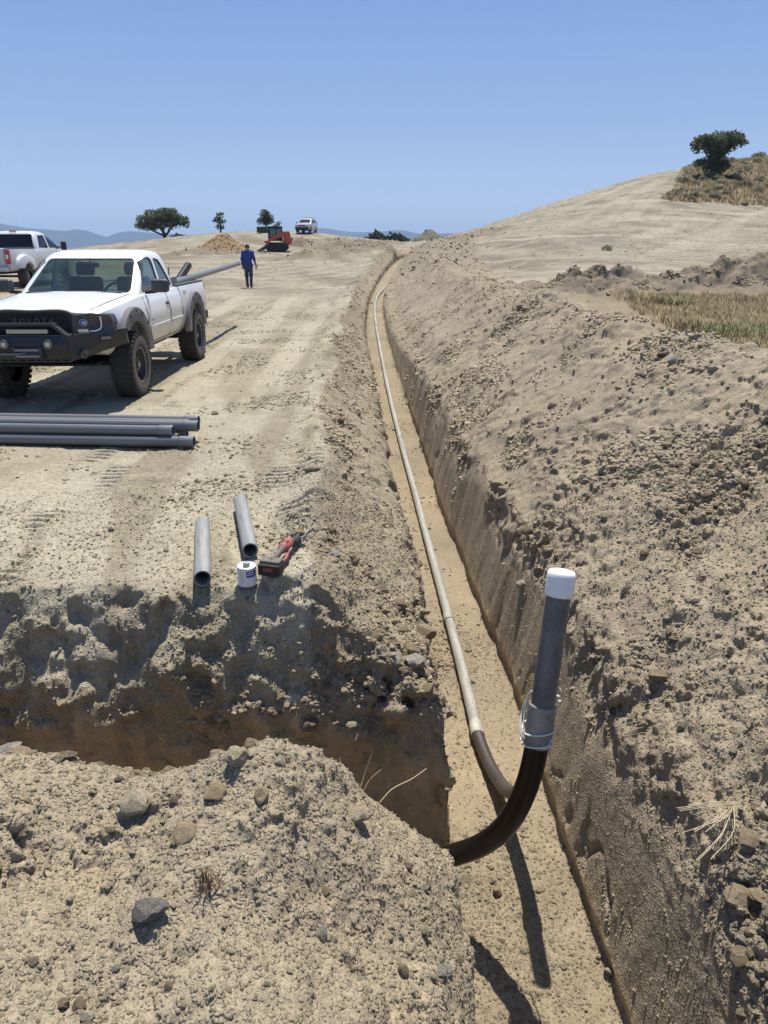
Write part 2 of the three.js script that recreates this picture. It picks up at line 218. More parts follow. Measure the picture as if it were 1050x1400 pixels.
function earthColor(x, y, f, h, rough, kind, sd, fl) {
  const n1 = noise3(x * .8, y * .8, f * .8), n2 = noise3(x * 3.7 + 4, y * 3.7, f * 3.7), n3 = noise3(x * 17, y * 17 + 2, f * 17);
  let c;
  if (sd < .03 && y < h - .06) {
    const hf = y - fl;
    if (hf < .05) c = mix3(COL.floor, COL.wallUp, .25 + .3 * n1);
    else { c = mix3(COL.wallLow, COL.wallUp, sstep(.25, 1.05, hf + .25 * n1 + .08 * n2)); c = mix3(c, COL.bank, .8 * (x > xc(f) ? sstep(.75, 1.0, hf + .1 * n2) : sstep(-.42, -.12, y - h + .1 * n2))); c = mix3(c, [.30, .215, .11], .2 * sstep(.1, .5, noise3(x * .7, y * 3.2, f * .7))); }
  } else if (kind === 3) { c = mix3(COL.spoil, COL.mound, sstep(-.3, .5, n1 + .5 * n2) * .7); c = mix3(c, COL.hillDark, sstep(28, 50, f) * .5); }
  else if (kind === 1) c = mix3(COL.bank, COL.grad, .5 + .5 * n1);
  else if (kind === 2) c = mix3(COL.mound, COL.bank, sstep(-.2, .5, n1 + .4 * n2));
  else if (kind === 4) c = mix3([.225, .185, .13], COL.spoil, .4 + .5 * n1);
  else {
    const st = f < 70 && x < 1 ? strip(x, f, noise3(x * .35 + 9, f * .35, 5.1))[0] : 0;
    c = mix3(COL.grad, COL.track, sstep(.45, .0, rough) * .6 + .5 * sstep(-.35, .45, n1 * .7 + .5 * noise3(x * 1.2, 3, f * .16)));
    c = mix3(c, COL.pale, .6 * st); if (f < 70) c = mix3(c, [.245, .21, .148], .6 * sstep(.0, .5, noise3(x * 5.5, f * .22, 6) + .5 * noise3(x * 1.3, f * .5, 2)) * (1 - st));
    if (f > 26) {
      const s = noise3((x * .5 + f * .2) * .9, (f - x * .25) * .12, 4), w = sstep(24, 34, f);
      c = mix3(c, mix3(COL.hillDark, COL.hill, sstep(-.5, .3, s + .4 * n1)), w);
      c = mix3(c, COL.pale, .75 * w * sstep(.15, .5, noise3((f + x * .3) * .5, x * .07, 9)));
      const tl = (x * .83 - f * .56) * .55 + .8 * noise3(x * .05, f * .05, 6) + .12 * noise3(x * .4, f * .4, 1), ln = Math.abs(((tl % 1) + 1) % 1 - .5); c = mix3(c, COL.pale, .8 * w * sstep(.12, .04, ln) * sstep(-.1, .3, noise3(x * .11, f * .11, 12)));
      const t2 = Math.hypot(x - 30, (f - 58) * 1.3) * .9 + .5 * noise3(x * .1, f * .1, 2), l2 = Math.abs(t2 % 1 - .5); c = mix3(c, mix3(COL.hillDark, COL.pale, sstep(.25, .1, l2)), .6 * w * sstep(10, 16, x) * sstep(60, 40, f));
      c = mix3(c, [.215, .18, .128], .55 * w * sstep(.1, .6, noise3(x * 1.7, f * .9, 5) + .5 * noise3(x * 4, f * 2.5, 1)));
      const hw = sstep(12, 18, x - (f - 66) * .1); c = mix3(c, COL.pale, .45 * hw * sstep(.0, .4, noise3((x * .8 - f * .6) * .5, (x + f) * .05, 2)));
    }
    if (x > 5.2 && f > 12 && f < 26) c = mix3(c, COL.weed, .75 * sstep(5.2, 7, x) * sstep(12, 14, f) * (1 - sstep(23, 25.5, f)));
    if (shrubZone(x, f) > 0) c = mix3(c, COL.weed, .75 * shrubZone(x, f));
  }
  const wl = sd < .03 && y < h - .06 && y - fl > .08, k = 1 + .13 * n2 + .10 * n3 + .08 * n1 + (wl ? .20 * noise3(x * 8, y * 1.8, f * 8) + .16 * noise3(x * 26, y * 8, f * 26) + .14 * noise3(x * 1.5, y * 12, f * 1.5) : 0); return [c[0] * k, c[1] * k, c[2] * k];
}
function shrubZone(x, f) { if (f < 55 || x < 20) return 0; const e = 25.0 + (f - 67.6) * .43 + 1.2 * noise3(f * .3, 2, 1), fr = 66.5 + .09 * (x - 30) + 1.1 * noise3(x * .3, 1, 7); return sstep(e - .6, e + .8, x) * sstep(fr - .6, fr + .6, f); }

// ---------------------------------------------------------------- near ground: surface nets over the density of the earth, finer cells nearer to the camera
const BS = .64, CELLS = [.01, .02, .04, .08, .16];
const NI0 = -36, NI1 = 50, NJ0 = -6, NJ1 = 112;            // columns of blocks in x and f
const NW = NI1 - NI0, LEVEL = new Int8Array(NW * (NJ1 - NJ0)).fill(-1);
for (let j = NJ0; j < NJ1; j++) for (let i = NI0; i < NI1; i++) {
  const x = (i + .5) * BS, f = (j + .5) * BS, r = Math.hypot(x, f), near = Math.abs(x - xc(f)) < 1.5;
  const inView = Math.abs(x) < .62 * (f + 1.2) + .9 && f > .3;
  let l = -1;
  if (r < 36.5) l = !inView ? 4 : r < 3.5 ? 0 : r < 7.4 ? 1 : r < 15.5 ? 2 : 3;
  if (f >= 30 && f < 71 && near) l = 3;
  if (l < 0) continue; LEVEL[(j - NJ0) * NW + i - NI0] = l;
}
const levelAt = (i, j) => i < NI0 || i >= NI1 || j < NJ0 || j >= NJ1 ? -1 : LEVEL[(j - NJ0) * NW + i - NI0];
const PIECES = { ground: { p: [], i: [], z: [] }, trench: { p: [], i: [], z: [] }, dirt_mound: { p: [], i: [], z: [] }, spoil_bank: { p: [], i: [], z: [] } };
const seeds = [];                                          // spots on the surface where crumbs may lie: x, y, f, cell, zone roughness, nx, ny, nf, kind
const smin = (a, b, k) => { const h = clamp(.5 + .5 * (b - a) / k); return b + (a - b) * h - k * h * (1 - h); };
function netColumn(bi, bj, level) {
  const c = CELLS[level], n = Math.round(BS / c), ext = [0, 0, 0, 0];
  [[-1, 0], [1, 0], [0, -1], [0, 1]].forEach(([di, dj], q) => { const l = levelAt(bi + di, bj + dj); if (l < 0) ext[q] = 2; else if (l > level) ext[q] = 1 + (1 << (l - level)); });
  const i0 = -2 - ext[0], i1 = n + 2 + ext[1], j0 = -2 - ext[2], j1 = n + 2 + ext[3], NX = i1 - i0 + 1, NF = j1 - j0 + 1;
  const hh = new Float32Array(NX * NF), ro = new Float32Array(NX * NF), sd = new Float32Array(NX * NF), kd = new Uint8Array(NX * NF), flo = new Float32Array(NF);
  let ymin = 1e9, ymax = -1e9;
  for (let j = 0; j < NF; j++) {
    const f = bj * BS + (j + j0) * c; flo[j] = floorY(f);
    for (let i = 0; i < NX; i++) {
      const x = bi * BS + (i + i0) * c, o = j * NX + i; land(x, f); hh[o] = HO[0]; ro[o] = HO[1]; kd[o] = HO[2];
      const wn = (Math.abs(x - xc(f)) < 1.2 || Math.abs(f - CF) < 1) ? .035 * noise3(x * 1.9, 3, f * 1.9) + .012 * noise3(x * 6, 8, f * 6) : 0;
      sd[o] = Math.min(mainSD(x, f), crossSD(x, f)) + wn;
      if (sd[o] < .25) ymin = Math.min(ymin, flo[j] - .1); ymin = Math.min(ymin, hh[o] - .14); ymax = Math.max(ymax, hh[o] + .14);
    }
  }
  const k0 = Math.floor(ymin / c) - 1, k1 = Math.ceil(ymax / c) + 1, NY = k1 - k0 + 1, S = NX * NF;
  const F = new Float32Array(S * NY);
  for (let k = 0; k < NY; k++) {
    const y = (k + k0) * c;
    for (let j = 0; j < NF; j++) {
      const f = bj * BS + (j + j0) * c, fl = flo[j];
      for (let i = 0; i < NX; i++) {
        const o = j * NX + i, x = bi * BS + (i + i0) * c, h = hh[o], top = y - h, hf = y - fl;
        let v = top, r = ro[o], wall = 0, rt = false;
        if (sd[o] < .5) {
          rt = x > xc(f); const farC = !rt && f > CF, side = -(sd[o] - (rt ? .21 : .045) * hf - (rt ? .035 * sstep(.12, .02, hf) : farC ? .52 * Math.max(0, hf - 1.0 + .25 * noise3(x * 2.1, 4, 6)) + (.09 * noise3(x * 4.5, y * 4.5, f * 4.5) + .085 * noise3(x * 9, y * 9, f * 9) + .03 * noise3(x * 22, y * 22, f * 22)) * sstep(.6, 1.1, hf) : 0)), g = smin(side, hf, .05);
          if (g > top - .1) { const q = -smin(-top, -g, .07); v = q; if (g > top) { wall = 1; r = hf < .09 && side > hf ? .34 : lerp(rt ? .13 : .22, r, rt ? sstep(.70, 1.0, hf + .15 * Math.sin(f * 2.3)) : sstep(-.75, -.15, top)); } }
        }
        if (v > -.14 && v < .14) {
          v -= clods(x, y, f, r, c) * (wall && rt ? lerp(.3, 1, sstep(.6, .95, hf)) : 1);
          if (wall && c < .05) v -= ((rt ? .006 : .014) * noise3(x * 13, y * 2.2, f * 13) - .03 * sstep(.10, .0, Math.abs(noise3(x * 3.3 + 2 * noise3(x, y * 2, f), y * 1.5, f * 3.3))) * sstep(.0, .3, noise3(x * 1.7, y * 1.7, f * 1.7))) * sstep(.1, .2, hf);
        }
        F[k * S + o] = v;
      }
    }
  }
  const idx = new Int32Array(S * NY).fill(-1), P = [], Z = [];
  for (let k = 0; k < NY - 1; k++) for (let j = 0; j < NF - 1; j++) for (let i = 0; i < NX - 1; i++) {
    const o = k * S + j * NX + i, a = F[o], s = a < 0;
    const v1 = F[o + 1], v2 = F[o + NX], v3 = F[o + NX + 1], v4 = F[o + S], v5 = F[o + S + 1], v6 = F[o + S + NX], v7 = F[o + S + NX + 1];
    if ((v1 < 0) === s && (v2 < 0) === s && (v3 < 0) === s && (v4 < 0) === s && (v5 < 0) === s && (v6 < 0) === s && (v7 < 0) === s) continue;
    let sx = 0, sj = 0, sk = 0, m = 0;
    const cv = [a, v1, v2, v3, v4, v5, v6, v7];
    for (let e = 0; e < 12; e++) { const A = E0[e], B = E1[e], fa = cv[A], fb = cv[B]; if ((fa < 0) === (fb < 0)) continue; const t = fa / (fa - fb); sx += (A & 1) + t * ((B & 1) - (A & 1)); sj += (A >> 1 & 1) + t * ((B >> 1 & 1) - (A >> 1 & 1)); sk += (A >> 2) + t * ((B >> 2) - (A >> 2)); m++; }
    idx[o] = P.length / 3; P.push(bi * BS + (i + i0 + sx / m) * c, (k + k0 + sk / m) * c, bj * BS + (j + j0 + sj / m) * c);
    const q = j * NX + i; Z.push(hh[q], ro[q], kd[q], sd[q], flo[j]);
  }
  const quads = [];
  for (let k = 1; k < NY - 1; k++) for (let j = 1; j < NF - 1; j++) for (let i = 1; i < NX - 1; i++) {
    const o = k * S + j * NX + i, a = F[o] < 0;
    const own = i + i0 >= -ext[0] && i + i0 < n + ext[1] && j + j0 >= -ext[2] && j + j0 < n + ext[3];
    if (a !== F[o + 1] < 0) quads.push(a, idx[o - NX - S], idx[o - S], idx[o], idx[o - NX], own);
    if (a !== F[o + NX] < 0) quads.push(a, idx[o - 1 - S], idx[o - 1], idx[o], idx[o - S], own);
    if (a !== F[o + S] < 0) quads.push(a, idx[o - 1 - NX], idx[o - NX], idx[o], idx[o - 1], own);
  }
  // normals of this column, then hand the faces out to their pieces
  const nv = P.length / 3, N = new Float32Array(nv * 3), tri = [];
  const face = (a, b, d, own) => { const ax = P[a * 3], ay = P[a * 3 + 1], af = P[a * 3 + 2], ux = P[b * 3] - ax, uy = P[b * 3 + 1] - ay, uf = P[b * 3 + 2] - af, vx = P[d * 3] - ax, vy = P[d * 3 + 1] - ay, vf = P[d * 3 + 2] - af;
    const nx = -(uy * vf - uf * vy), ny = -(uf * vx - ux * vf), nf = -(ux * vy - uy * vx); for (const q of [a, b, d]) { N[q * 3] += nx; N[q * 3 + 1] += ny; N[q * 3 + 2] += nf; } if (own) tri.push(a, b, d); };
  for (let q = 0; q < quads.length; q += 6) { const [s, a, b, d, e, w] = [quads[q], quads[q + 1], quads[q + 2], quads[q + 3], quads[q + 4], quads[q + 5]]; if (a < 0 || b < 0 || d < 0 || e < 0) continue; if (!s) { face(a, d, b, w); face(a, e, d, w); } else { face(a, b, d, w); face(a, d, e, w); } }
  const maps = {};
  const vert = (pc, name, v, ax) => {
    const m = maps[name] ??= new Map(), key = v * 3 + ax; let r = m.get(key); if (r !== undefined) return r;
    const x = P[v * 3], y = P[v * 3 + 1], f = P[v * 3 + 2], l = Math.hypot(N[v * 3], N[v * 3 + 1], N[v * 3 + 2]) || 1;
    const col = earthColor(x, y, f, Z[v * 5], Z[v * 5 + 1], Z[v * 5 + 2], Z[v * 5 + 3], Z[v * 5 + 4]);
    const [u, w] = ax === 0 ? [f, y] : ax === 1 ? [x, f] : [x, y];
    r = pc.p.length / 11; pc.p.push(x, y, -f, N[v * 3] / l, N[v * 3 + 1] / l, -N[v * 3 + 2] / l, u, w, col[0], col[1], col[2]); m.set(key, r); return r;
  };
  for (let t = 0; t < tri.length; t += 3) {
    const v = tri[t], x = P[v * 3], y = P[v * 3 + 1], f = P[v * 3 + 2], h = Z[v * 5], kind = Z[v * 5 + 2];
    const name = Z[v * 5 + 3] < .03 && y < h - .1 ? 'trench' : kind === 2 ? 'dirt_mound' : kind === 3 ? 'spoil_bank' : 'ground', pc = PIECES[name];
    const nx = Math.abs(N[v * 3]), ny = Math.abs(N[v * 3 + 1]), nf = Math.abs(N[v * 3 + 2]), ax = ny > .6 * Math.max(nx, nf) ? 1 : nx > nf ? 0 : 2;
    pc.i.push(vert(pc, name, tri[t], ax), vert(pc, name, tri[t + 1], ax), vert(pc, name, tri[t + 2], ax));
  }
  for (let v = 0; v < nv; v++) { const l = Math.hypot(N[v * 3], N[v * 3 + 1], N[v * 3 + 2]); if (!l) continue; const x = P[v * 3], y = P[v * 3 + 1], f = P[v * 3 + 2]; if (x < bi * BS || x >= bi * BS + BS || f < bj * BS || f >= bj * BS + BS) continue; seeds.push(x, y, f, c, Z[v * 5 + 1], N[v * 3] / l, N[v * 3 + 1] / l, N[v * 3 + 2] / l, Z[v * 5 + 3] < .03 && y < Z[v * 5] - .1 ? 9 : Z[v * 5 + 2], y - Z[v * 5 + 4]); }
}
const E0 = [0, 2, 4, 6, 0, 1, 4, 5, 0, 1, 2, 3], E1 = [1, 3, 5, 7, 2, 3, 6, 7, 4, 5, 6, 7];
const clock0 = Date.now();
for (let j = NJ0; j < NJ1; j++) for (let i = NI0; i < NI1; i++) { const l = levelAt(i, j); if (l >= 0) netColumn(i, j, l); }
function buildPiece(pc) {
  const n = pc.p.length / 11, g = new THREE.BufferGeometry(), a = (k, o, s) => { const r = new Float32Array(n * s); for (let i = 0; i < n; i++) for (let q = 0; q < s; q++) r[i * s + q] = pc.p[i * 11 + o + q]; g.setAttribute(k, new THREE.BufferAttribute(r, s)); };
  a('position', 0, 3); a('normal', 3, 3); a('uv', 6, 2); a('color', 8, 3); g.setIndex(new THREE.BufferAttribute(new Uint32Array(pc.i), 1)); return g;
}
// farther land as height sheets, ever coarser with distance
function sheet(x0, x1, f0, f1, st, skip, H, fine) {
  const nx = Math.round((x1 - x0) / st), nf = Math.round((f1 - f0) / st), id = new Int32Array((nx + 1) * (nf + 1)).fill(-1), pc = { p: [], i: [] };
  const hs = new Float32Array((nx + 1) * (nf + 1)), info = [];
  for (let j = 0; j <= nf; j++) for (let i = 0; i <= nx; i++) { const r = H(x0 + i * st, f0 + j * st); hs[j * (nx + 1) + i] = r[0]; if (fine) info.push(r[1], r[2]); }
  const vtx = (i, j) => {
    const o = j * (nx + 1) + i; if (id[o] >= 0) return id[o];
    const x = x0 + i * st, f = f0 + j * st, h = hs[o], hx = (hs[o + (i < nx ? 1 : 0)] - hs[o - (i ? 1 : 0)]) / (st * ((i < nx ? 1 : 0) + (i ? 1 : 0))), hf = (hs[o + (j < nf ? nx + 1 : 0)] - hs[o - (j ? nx + 1 : 0)]) / (st * ((j < nf ? 1 : 0) + (j ? 1 : 0))), l = Math.hypot(hx, 1, hf);
    const c = fine ? earthColor(x, h, f, h, info[o * 2], info[o * 2 + 1], 1, -9) : [.16 + .05 * noise3(x * .004, f * .004, 1), .17 + .04 * noise3(x * .004, f * .004, 1), .12];
    id[o] = pc.p.length / 11; pc.p.push(x, h, -f, -hx / l, 1 / l, hf / l, x, f, c[0], c[1], c[2]); return id[o];
  };
  for (let j = 0; j < nf; j++) for (let i = 0; i < nx; i++) { if (skip(x0 + (i + .5) * st, f0 + (j + .5) * st, st)) continue; const a = vtx(i, j), b = vtx(i + 1, j), c = vtx(i + 1, j + 1), d = vtx(i, j + 1); pc.i.push(a, b, c, a, c, d); }
  return pc;
}
const isNear = (x, f) => levelAt(Math.floor(x / BS), Math.floor(f / BS)) >= 0;
const FR = (x, f) => { land(x, f); const r = HO[1]; let h = HO[0] - .012; if (HO[2] !== 0) h += (billow(x * 1.6, 3, f * 1.6) - .3) * .22 * r + (billow(x * 3.6, 9, f * 3.6) - .3) * .10 * r; else h += .03 * noise3(x * 1.1, 2, f * 1.1) + (billow(x * 1.5 + 2, 4, f * 1.5) - .3) * .09 * sstep(-.3, .4, noise3(x * .12, 3, f * .12)); return [h, r, HO[2]]; };
const near4 = (x, f, s) => { s *= .5; return isNear(x - s, f - s) && isNear(x + s, f - s) && isNear(x - s, f + s) && isNear(x + s, f + s); };
const midA = sheet(-48, 64, 8, 128, .32, (x, f, s) => near4(x, f, s) , FR, true);
const edge = (x, f) => { const r = Math.max(Math.abs(x) / 98, Math.abs(f - 70) / 88); return sstep(.9, 1, r); };
const FARH = (x, f) => { const b = baseH(clamp(x, -98, 98), clamp(f, -18, 176)), e = edge(x, f), far = Math.hypot(x, f - 60); return [lerp(b - .05, -9 - 22 * sstep(100, 900, far) + 2.5 * noise3(x * .01, f * .01, 3), e) , .1, 0]; };
const midB = sheet(-240, 240, -160, 320, 4, (x, f, s) => x > -44 && x < 60 && f > 8 && f < 124 && !(x < -47 || f > 127) || Math.hypot(x, f) < 32, FARH, true);
// plain out to the far mountains
const RIDGELINE = [[-1.365, 97], [-0.787, 163], [-0.576, 179], [-0.501, 149], [-0.472, 124], [-0.448, 113], [-0.415, 102], [-0.403, 113], [-0.388, 102], [-0.376, 80], [-0.364, 63], [-0.35, 88], [-0.333, 102], [-0.311, 94], [-0.285, 86], [-0.248, 77], [-0.216, 63], [-0.139, 75], [-0.1, 122], [-0.081, 130], [-0.043, 102], [-0.004, 104], [0.021, 116], [0.038, 99], [0.053, 86], [0.072, 88], [0.088, 94], [0.106, 86], [0.149, 75], [0.263, 97], [0.549, 141], [1.412, 108]];
const MD = 6200, ridgeTop = az => lin(RIDGELINE, Math.tan(clamp(az, -1.25, 1.25)));
const plainP = sheet(-5600, 5600, -5600, 5600, 80, (x, f) => Math.abs(x) < 200 && f > -120 && f < 280 || Math.hypot(x, f) > 5560, (x, f) => [-31.5 + 3 * noise3(x * .002, 2, f * .002), 0, 0], false);
const mountP = (() => {      // a ring of hills: azimuth by radius
  const pc = { p: [], i: [] }, NA = 1500, RS = [5200, 5350, 5500, 5650, 5800, 5950, 6080, 6200, 6350, 6550, 6800, 7200], hs = [];
  const az = i => (i / NA * 2 - 1) * Math.PI, H = (a, r) => { const x = Math.sin(a) * r, f = Math.cos(a) * r, q = (r - MD) / (r < MD ? 480 : 700), w = Math.exp(-q * q), fold = fbm(x * .0035, 3, f * .0035, 4); return -38 + w * (ridgeTop(a) + 38 + 2 * fbm(a * 60, 1, 2, 3)) + (r < MD - 100 ? 26 * fold * sstep(5200, 5600, r) * (1 - sstep(6000, 6180, r)) : 0); };
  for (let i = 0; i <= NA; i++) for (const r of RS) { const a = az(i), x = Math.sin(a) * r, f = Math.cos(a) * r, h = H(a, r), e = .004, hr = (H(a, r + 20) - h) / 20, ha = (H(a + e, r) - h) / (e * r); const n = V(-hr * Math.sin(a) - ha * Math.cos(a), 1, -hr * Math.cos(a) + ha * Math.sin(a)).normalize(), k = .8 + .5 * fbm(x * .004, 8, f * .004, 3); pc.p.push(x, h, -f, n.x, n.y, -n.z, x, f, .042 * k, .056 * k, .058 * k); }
  const m = RS.length; for (let i = 0; i < NA; i++) for (let j = 0; j < m - 1; j++) { const A = i * m + j, B = A + m; pc.i.push(A, B, B + 1, A, B + 1, A + 1); }
  return pc;
})();
const groundMesh = mesh('ground', buildPiece(PIECES.ground), earth(1.3, .014)), trenchMesh = mesh('trench', buildPiece(PIECES.trench), earth(1.3, .007)), moundMesh = mesh('dirt_mound', buildPiece(PIECES.dirt_mound), earth(1.3, .015)), spoilMesh = mesh('spoil_bank', buildPiece(PIECES.spoil_bank), earth(1.3, .012));
const hillMesh = mesh('hillside', buildPiece(midA), earth(.35, .05)), terrainMesh = mesh('terrain', buildPiece(midB), earth(.1, .05)), plainMesh = mesh('plain', buildPiece(plainP), new THREE.MeshStandardMaterial({ vertexColors: true, roughness: 1 })), mountMesh = mesh('mountains', buildPiece(mountP), new THREE.MeshStandardMaterial({ vertexColors: true, roughness: 1 }));
[[groundMesh, 'pale graded bare earth with wheel marks left of the trench', 'ground'], [trenchMesh, 'deep narrow pipe trench with a side branch cut in tan subsoil', 'trench'], [moundMesh, 'heap of loose pale soil and stones in front of the side trench', 'soil heap'], [spoilMesh, 'long bank of dug crumbly earth along the right of the trench', 'soil bank'], [hillMesh, 'bare graded hillside rising on the right behind the trench', 'hillside'], [terrainMesh, 'open land falling away beyond the graded ridge', 'land'], [plainMesh, 'flat hazy plain before the far mountains', 'plain'], [mountMesh, 'blue hazy mountain range along the horizon', 'mountains']].forEach(([m, l, c]) => tag(m, l, c, null, 'structure'));
console.log('earth', (Date.now() - clock0) / 1000, 's', Object.entries(PIECES).map(([k, p]) => k + ' ' + p.i.length / 3).join(', '), 'far', midA.i.length / 3, midB.i.length / 3, plainP.i.length / 3);
// ---------------------------------------------------------------- crumbs, clods and stones lying on the earth
reseed(4242);
function rockGeo(det, rough, flat = 1) {
  const g0 = new THREE.IcosahedronGeometry(1, det), p = g0.attributes.position, s = rr(0, 100), cuts = [];
  for (let k = 0; k < 5; k++) cuts.push([V(rr(-1, 1), rr(-1, 1), rr(-1, 1)).normalize(), rr(.55, .85)]);
  for (let i = 0; i < p.count; i++) {
    const v = V(p.getX(i), p.getY(i), p.getZ(i)); v.multiplyScalar(1 + rough * noise3(v.x * 1.3 + s, v.y * 1.3, v.z * 1.3) + rough * .5 * noise3(v.x * 3 + s, v.y * 3, v.z * 3));
    for (const [n, h] of cuts) { const d = v.dot(n) - h; if (d > 0) v.addScaledVector(n, -d * .85); }
    p.setXYZ(i, v.x, v.y * flat, v.z);
  }
  g0.computeVertexNormals(); return g0;
}
const rockBig = [0, 1, 2, 3, 4, 5, 6, 7].map(i => { const g = rockGeo(2, .34, i % 3 === 2 ? .6 : .85); return i % 2 ? g : toCreasedNormals(mergeVertices(g), .5); });
const rockMid = [0, 1, 2, 3].map(i => rockGeo(1, .35, .85)), rockSmall = [0, 1, 2].map(i => rockGeo(0, .3, .8));
const crumbMat = new THREE.MeshStandardMaterial({ roughness: .97, bumpMap: bumpTex.clone(), bumpScale: .004 }); crumbMat.bumpMap.repeat.set(2, 2);
const stoneMats = [[.36, .285, .18], [.29, .225, .145], [.43, .37, .265], [.215, .165, .115], [.36, .335, .285], [.25, .20, .14], [.20, .185, .165]].map(c => new THREE.MeshStandardMaterial({ color: rgb(...c), roughness: .95, map: grainMap, bumpMap: bumpTex, bumpScale: .006 }));
const CLASSES = [[.003, .007, 5500, 3.2], [.0065, .012, 1500, 6], [.012, .021, 250, 22], [.02, .035, 30, 32], [.034, .056, 2.0, 42], [.055, .09, .28, 75]];
const ZONE = { 0: [.5, .45, .32, .13, .012, 0], 1: [1, 1.1, 1.3, 1.6, 2.0, 1.8], 2: [.4, .35, .32, .4, .35, .15], 3: [.8, .8, .8, .9, 1, 1], 4: [1, 1, 1, 2, 4, 7], 9: [.9, .8, .45, .10, .02, 0] };
const rocks = [];                                           // x, y, f, radius, zone
const host = z => z === 9 ? trenchMesh : z === 2 ? moundMesh : z === 3 ? spoilMesh : groundMesh;
for (let q = 0; q < seeds.length; q += 10) {
  const x = seeds[q], y = seeds[q + 1], f = seeds[q + 2], c = seeds[q + 3], ny = seeds[q + 6], z = seeds[q + 8], hf = seeds[q + 9], r = Math.hypot(x, f);
  if (Math.abs(x) > .62 * (f + 1.2) + .9 || f < .5) continue;
  let k = ny < .15 ? .04 : ny < .45 ? .45 : 1; if (z === 9 && hf > .12) k *= ny < .5 ? .02 : hf > .9 ? .5 : .1; else if (ny < .35) k *= .2;
  if (z === 0 && x > 5 && f < 24) k *= .4;
  const cl = .06 + 2.6 * sstep(.0, .55, noise3(x * 1.1, y + 2, f * 1.1) + .45 * noise3(x * 3.3, y, f * 3.3));
  for (let s = 0; s < 6; s++) {
    const C = CLASSES[s]; if (r > C[3] || c > .1 && s < 4) continue;
    let lam = C[2] * ZONE[z][s] * k * (s > 1 ? cl : .5 + .5 * cl) * c * c; if (z === 9 && hf < .12 && s < 3) lam *= .6;
    if (rnd() < lam) rocks.push([x + rr(-.5, .5) * c, y, f + rr(-.5, .5) * c, lerp(C[0], C[1], rnd() ** 1.6), z]);
  }
}
for (let i = 0; i < midA.p.length / 11; i++) { const x = midA.p[i * 11], y = midA.p[i * 11 + 1], f = -midA.p[i * 11 + 2]; if (f < 36 || Math.abs(x) > .6 * f) continue; land(x, f); const q = HO[2] ? HO[1] : 0; if (rnd() < (q > .35 ? .30 * q : .07)) rocks.push([x + rr(-.16, .16), y, f + rr(-.16, .16), q > .35 ? rr(.04, .11) : rr(.02, .055), 5]); }
// the ones that show largest become stones of their own
const inFrame = (x, y, f) => { const d = f * .9362 - (y - 1.85) * .3515, v = (f * .3515 + (y - 1.85) * .9362) / d; return d > .5 && Math.abs(x / d) < .56 && v > -.75 && v < .4; };
const STONES = [ // particular stones: x, y, f, radius, zone, material, stretch
  [-.66, .10, 1.47, .05, 2, 6, 1.15], [-.42, .02, 4.45, .055, 1, 2, 1.2], [.06, -.13, 3.56, .06, 1, 4, 1.7], [-.62, 0, 5.75, .07, 1, 0, 1.3], [-.56, .03, 4.3, .055, 1, 1, 1.1], [1.6, .62, 4.2, .05, 3, 3, 1], [1.27, .3, 4.5, .085, 3, 1, 1.8], [-1.36, .12, 2.15, .05, 2, 4, 1.2],
  [-.34, .12, 1.0, .05, 2, 4, 1.3], [-.78, .13, 2.1, .034, 2, 0, 1.2], [-.86, .12, 2.24, .03, 2, 2, 1], [-.60, .11, 2.12, .036, 2, 0, 1.1], [-.55, .11, 1.84, .036, 2, 0, 1.2], [-.49, .1, 1.93, .042, 2, 2, 1], [-.40, .1, 1.82, .033, 2, 0, 1.1], [-.62, .1, 1.72, .038, 2, 0, 1.2], [-.46, .1, 2.03, .03, 2, 0, 1.2], [-.35, .1, 1.96, .028, 2, 2, 1.1], [-.1, .03, 1.95, .042, 2, 2, 1.3], [-1.15, .12, 2.1, .038, 2, 3, 1], [1.5, .5, 4.9, .05, 3, 2, 1.5], [2.4, .95, 5.2, .07, 3, 3, 1.1], [.05, -.35, 3.55, .03, 1, 0, 1]];
rocks.forEach(q => { q[5] = inFrame(q[0], q[1], q[2]) && q[4] !== 5 ? q[3] / Math.hypot(q[0], q[1] - 1.85, q[2]) : 0; });
rocks.sort((a, b) => b[5] - a[5]);
const single = rocks.splice(0, 260), eul = () => new THREE.Euler(rr(-.5, .5), rr(0, 6.28), rr(-.5, .5));
const stoneBase = mesh('stone', rockBig[0], stoneMats[0], groundMesh); groundMesh.remove(stoneBase);
const surfY = (x, f) => { let b = 1e9, y = groundY(x, f); for (let q = 0; q < seeds.length; q += 10) { const d = Math.abs(seeds[q] - x) + Math.abs(seeds[q + 2] - f); if (d < b && seeds[q + 6] > .2) { b = d; y = seeds[q + 1]; } } return y; };
const addStone = (x, y, f, r, z, m, st) => { const s = stoneBase.clone(); s.name = numbered('stone'); s.geometry = pick(rockBig); s.material = stoneMats[m]; s.position.set(x, y + r * .22, -f); s.rotation.copy(eul()); s.scale.set(r * st, r * rr(.75, 1), r * rr(.8, 1.1)); host(z).add(s); };
used.stone = -1;
for (const s of STONES) { s[1] = surfY(s[0], s[2]) + (s[5] === 6 ? s[3] * .25 : 0); addStone(...s); }
for (const [x, y, f, r, z] of single) addStone(x, y, f, r, z, rnd() < .05 ? 4 : rnd() < .1 ? 2 : Math.floor(rr(0, 2)) + (rnd() < .3 ? 3 * (rnd() < .5) : 0), rr(.9, 1.35));
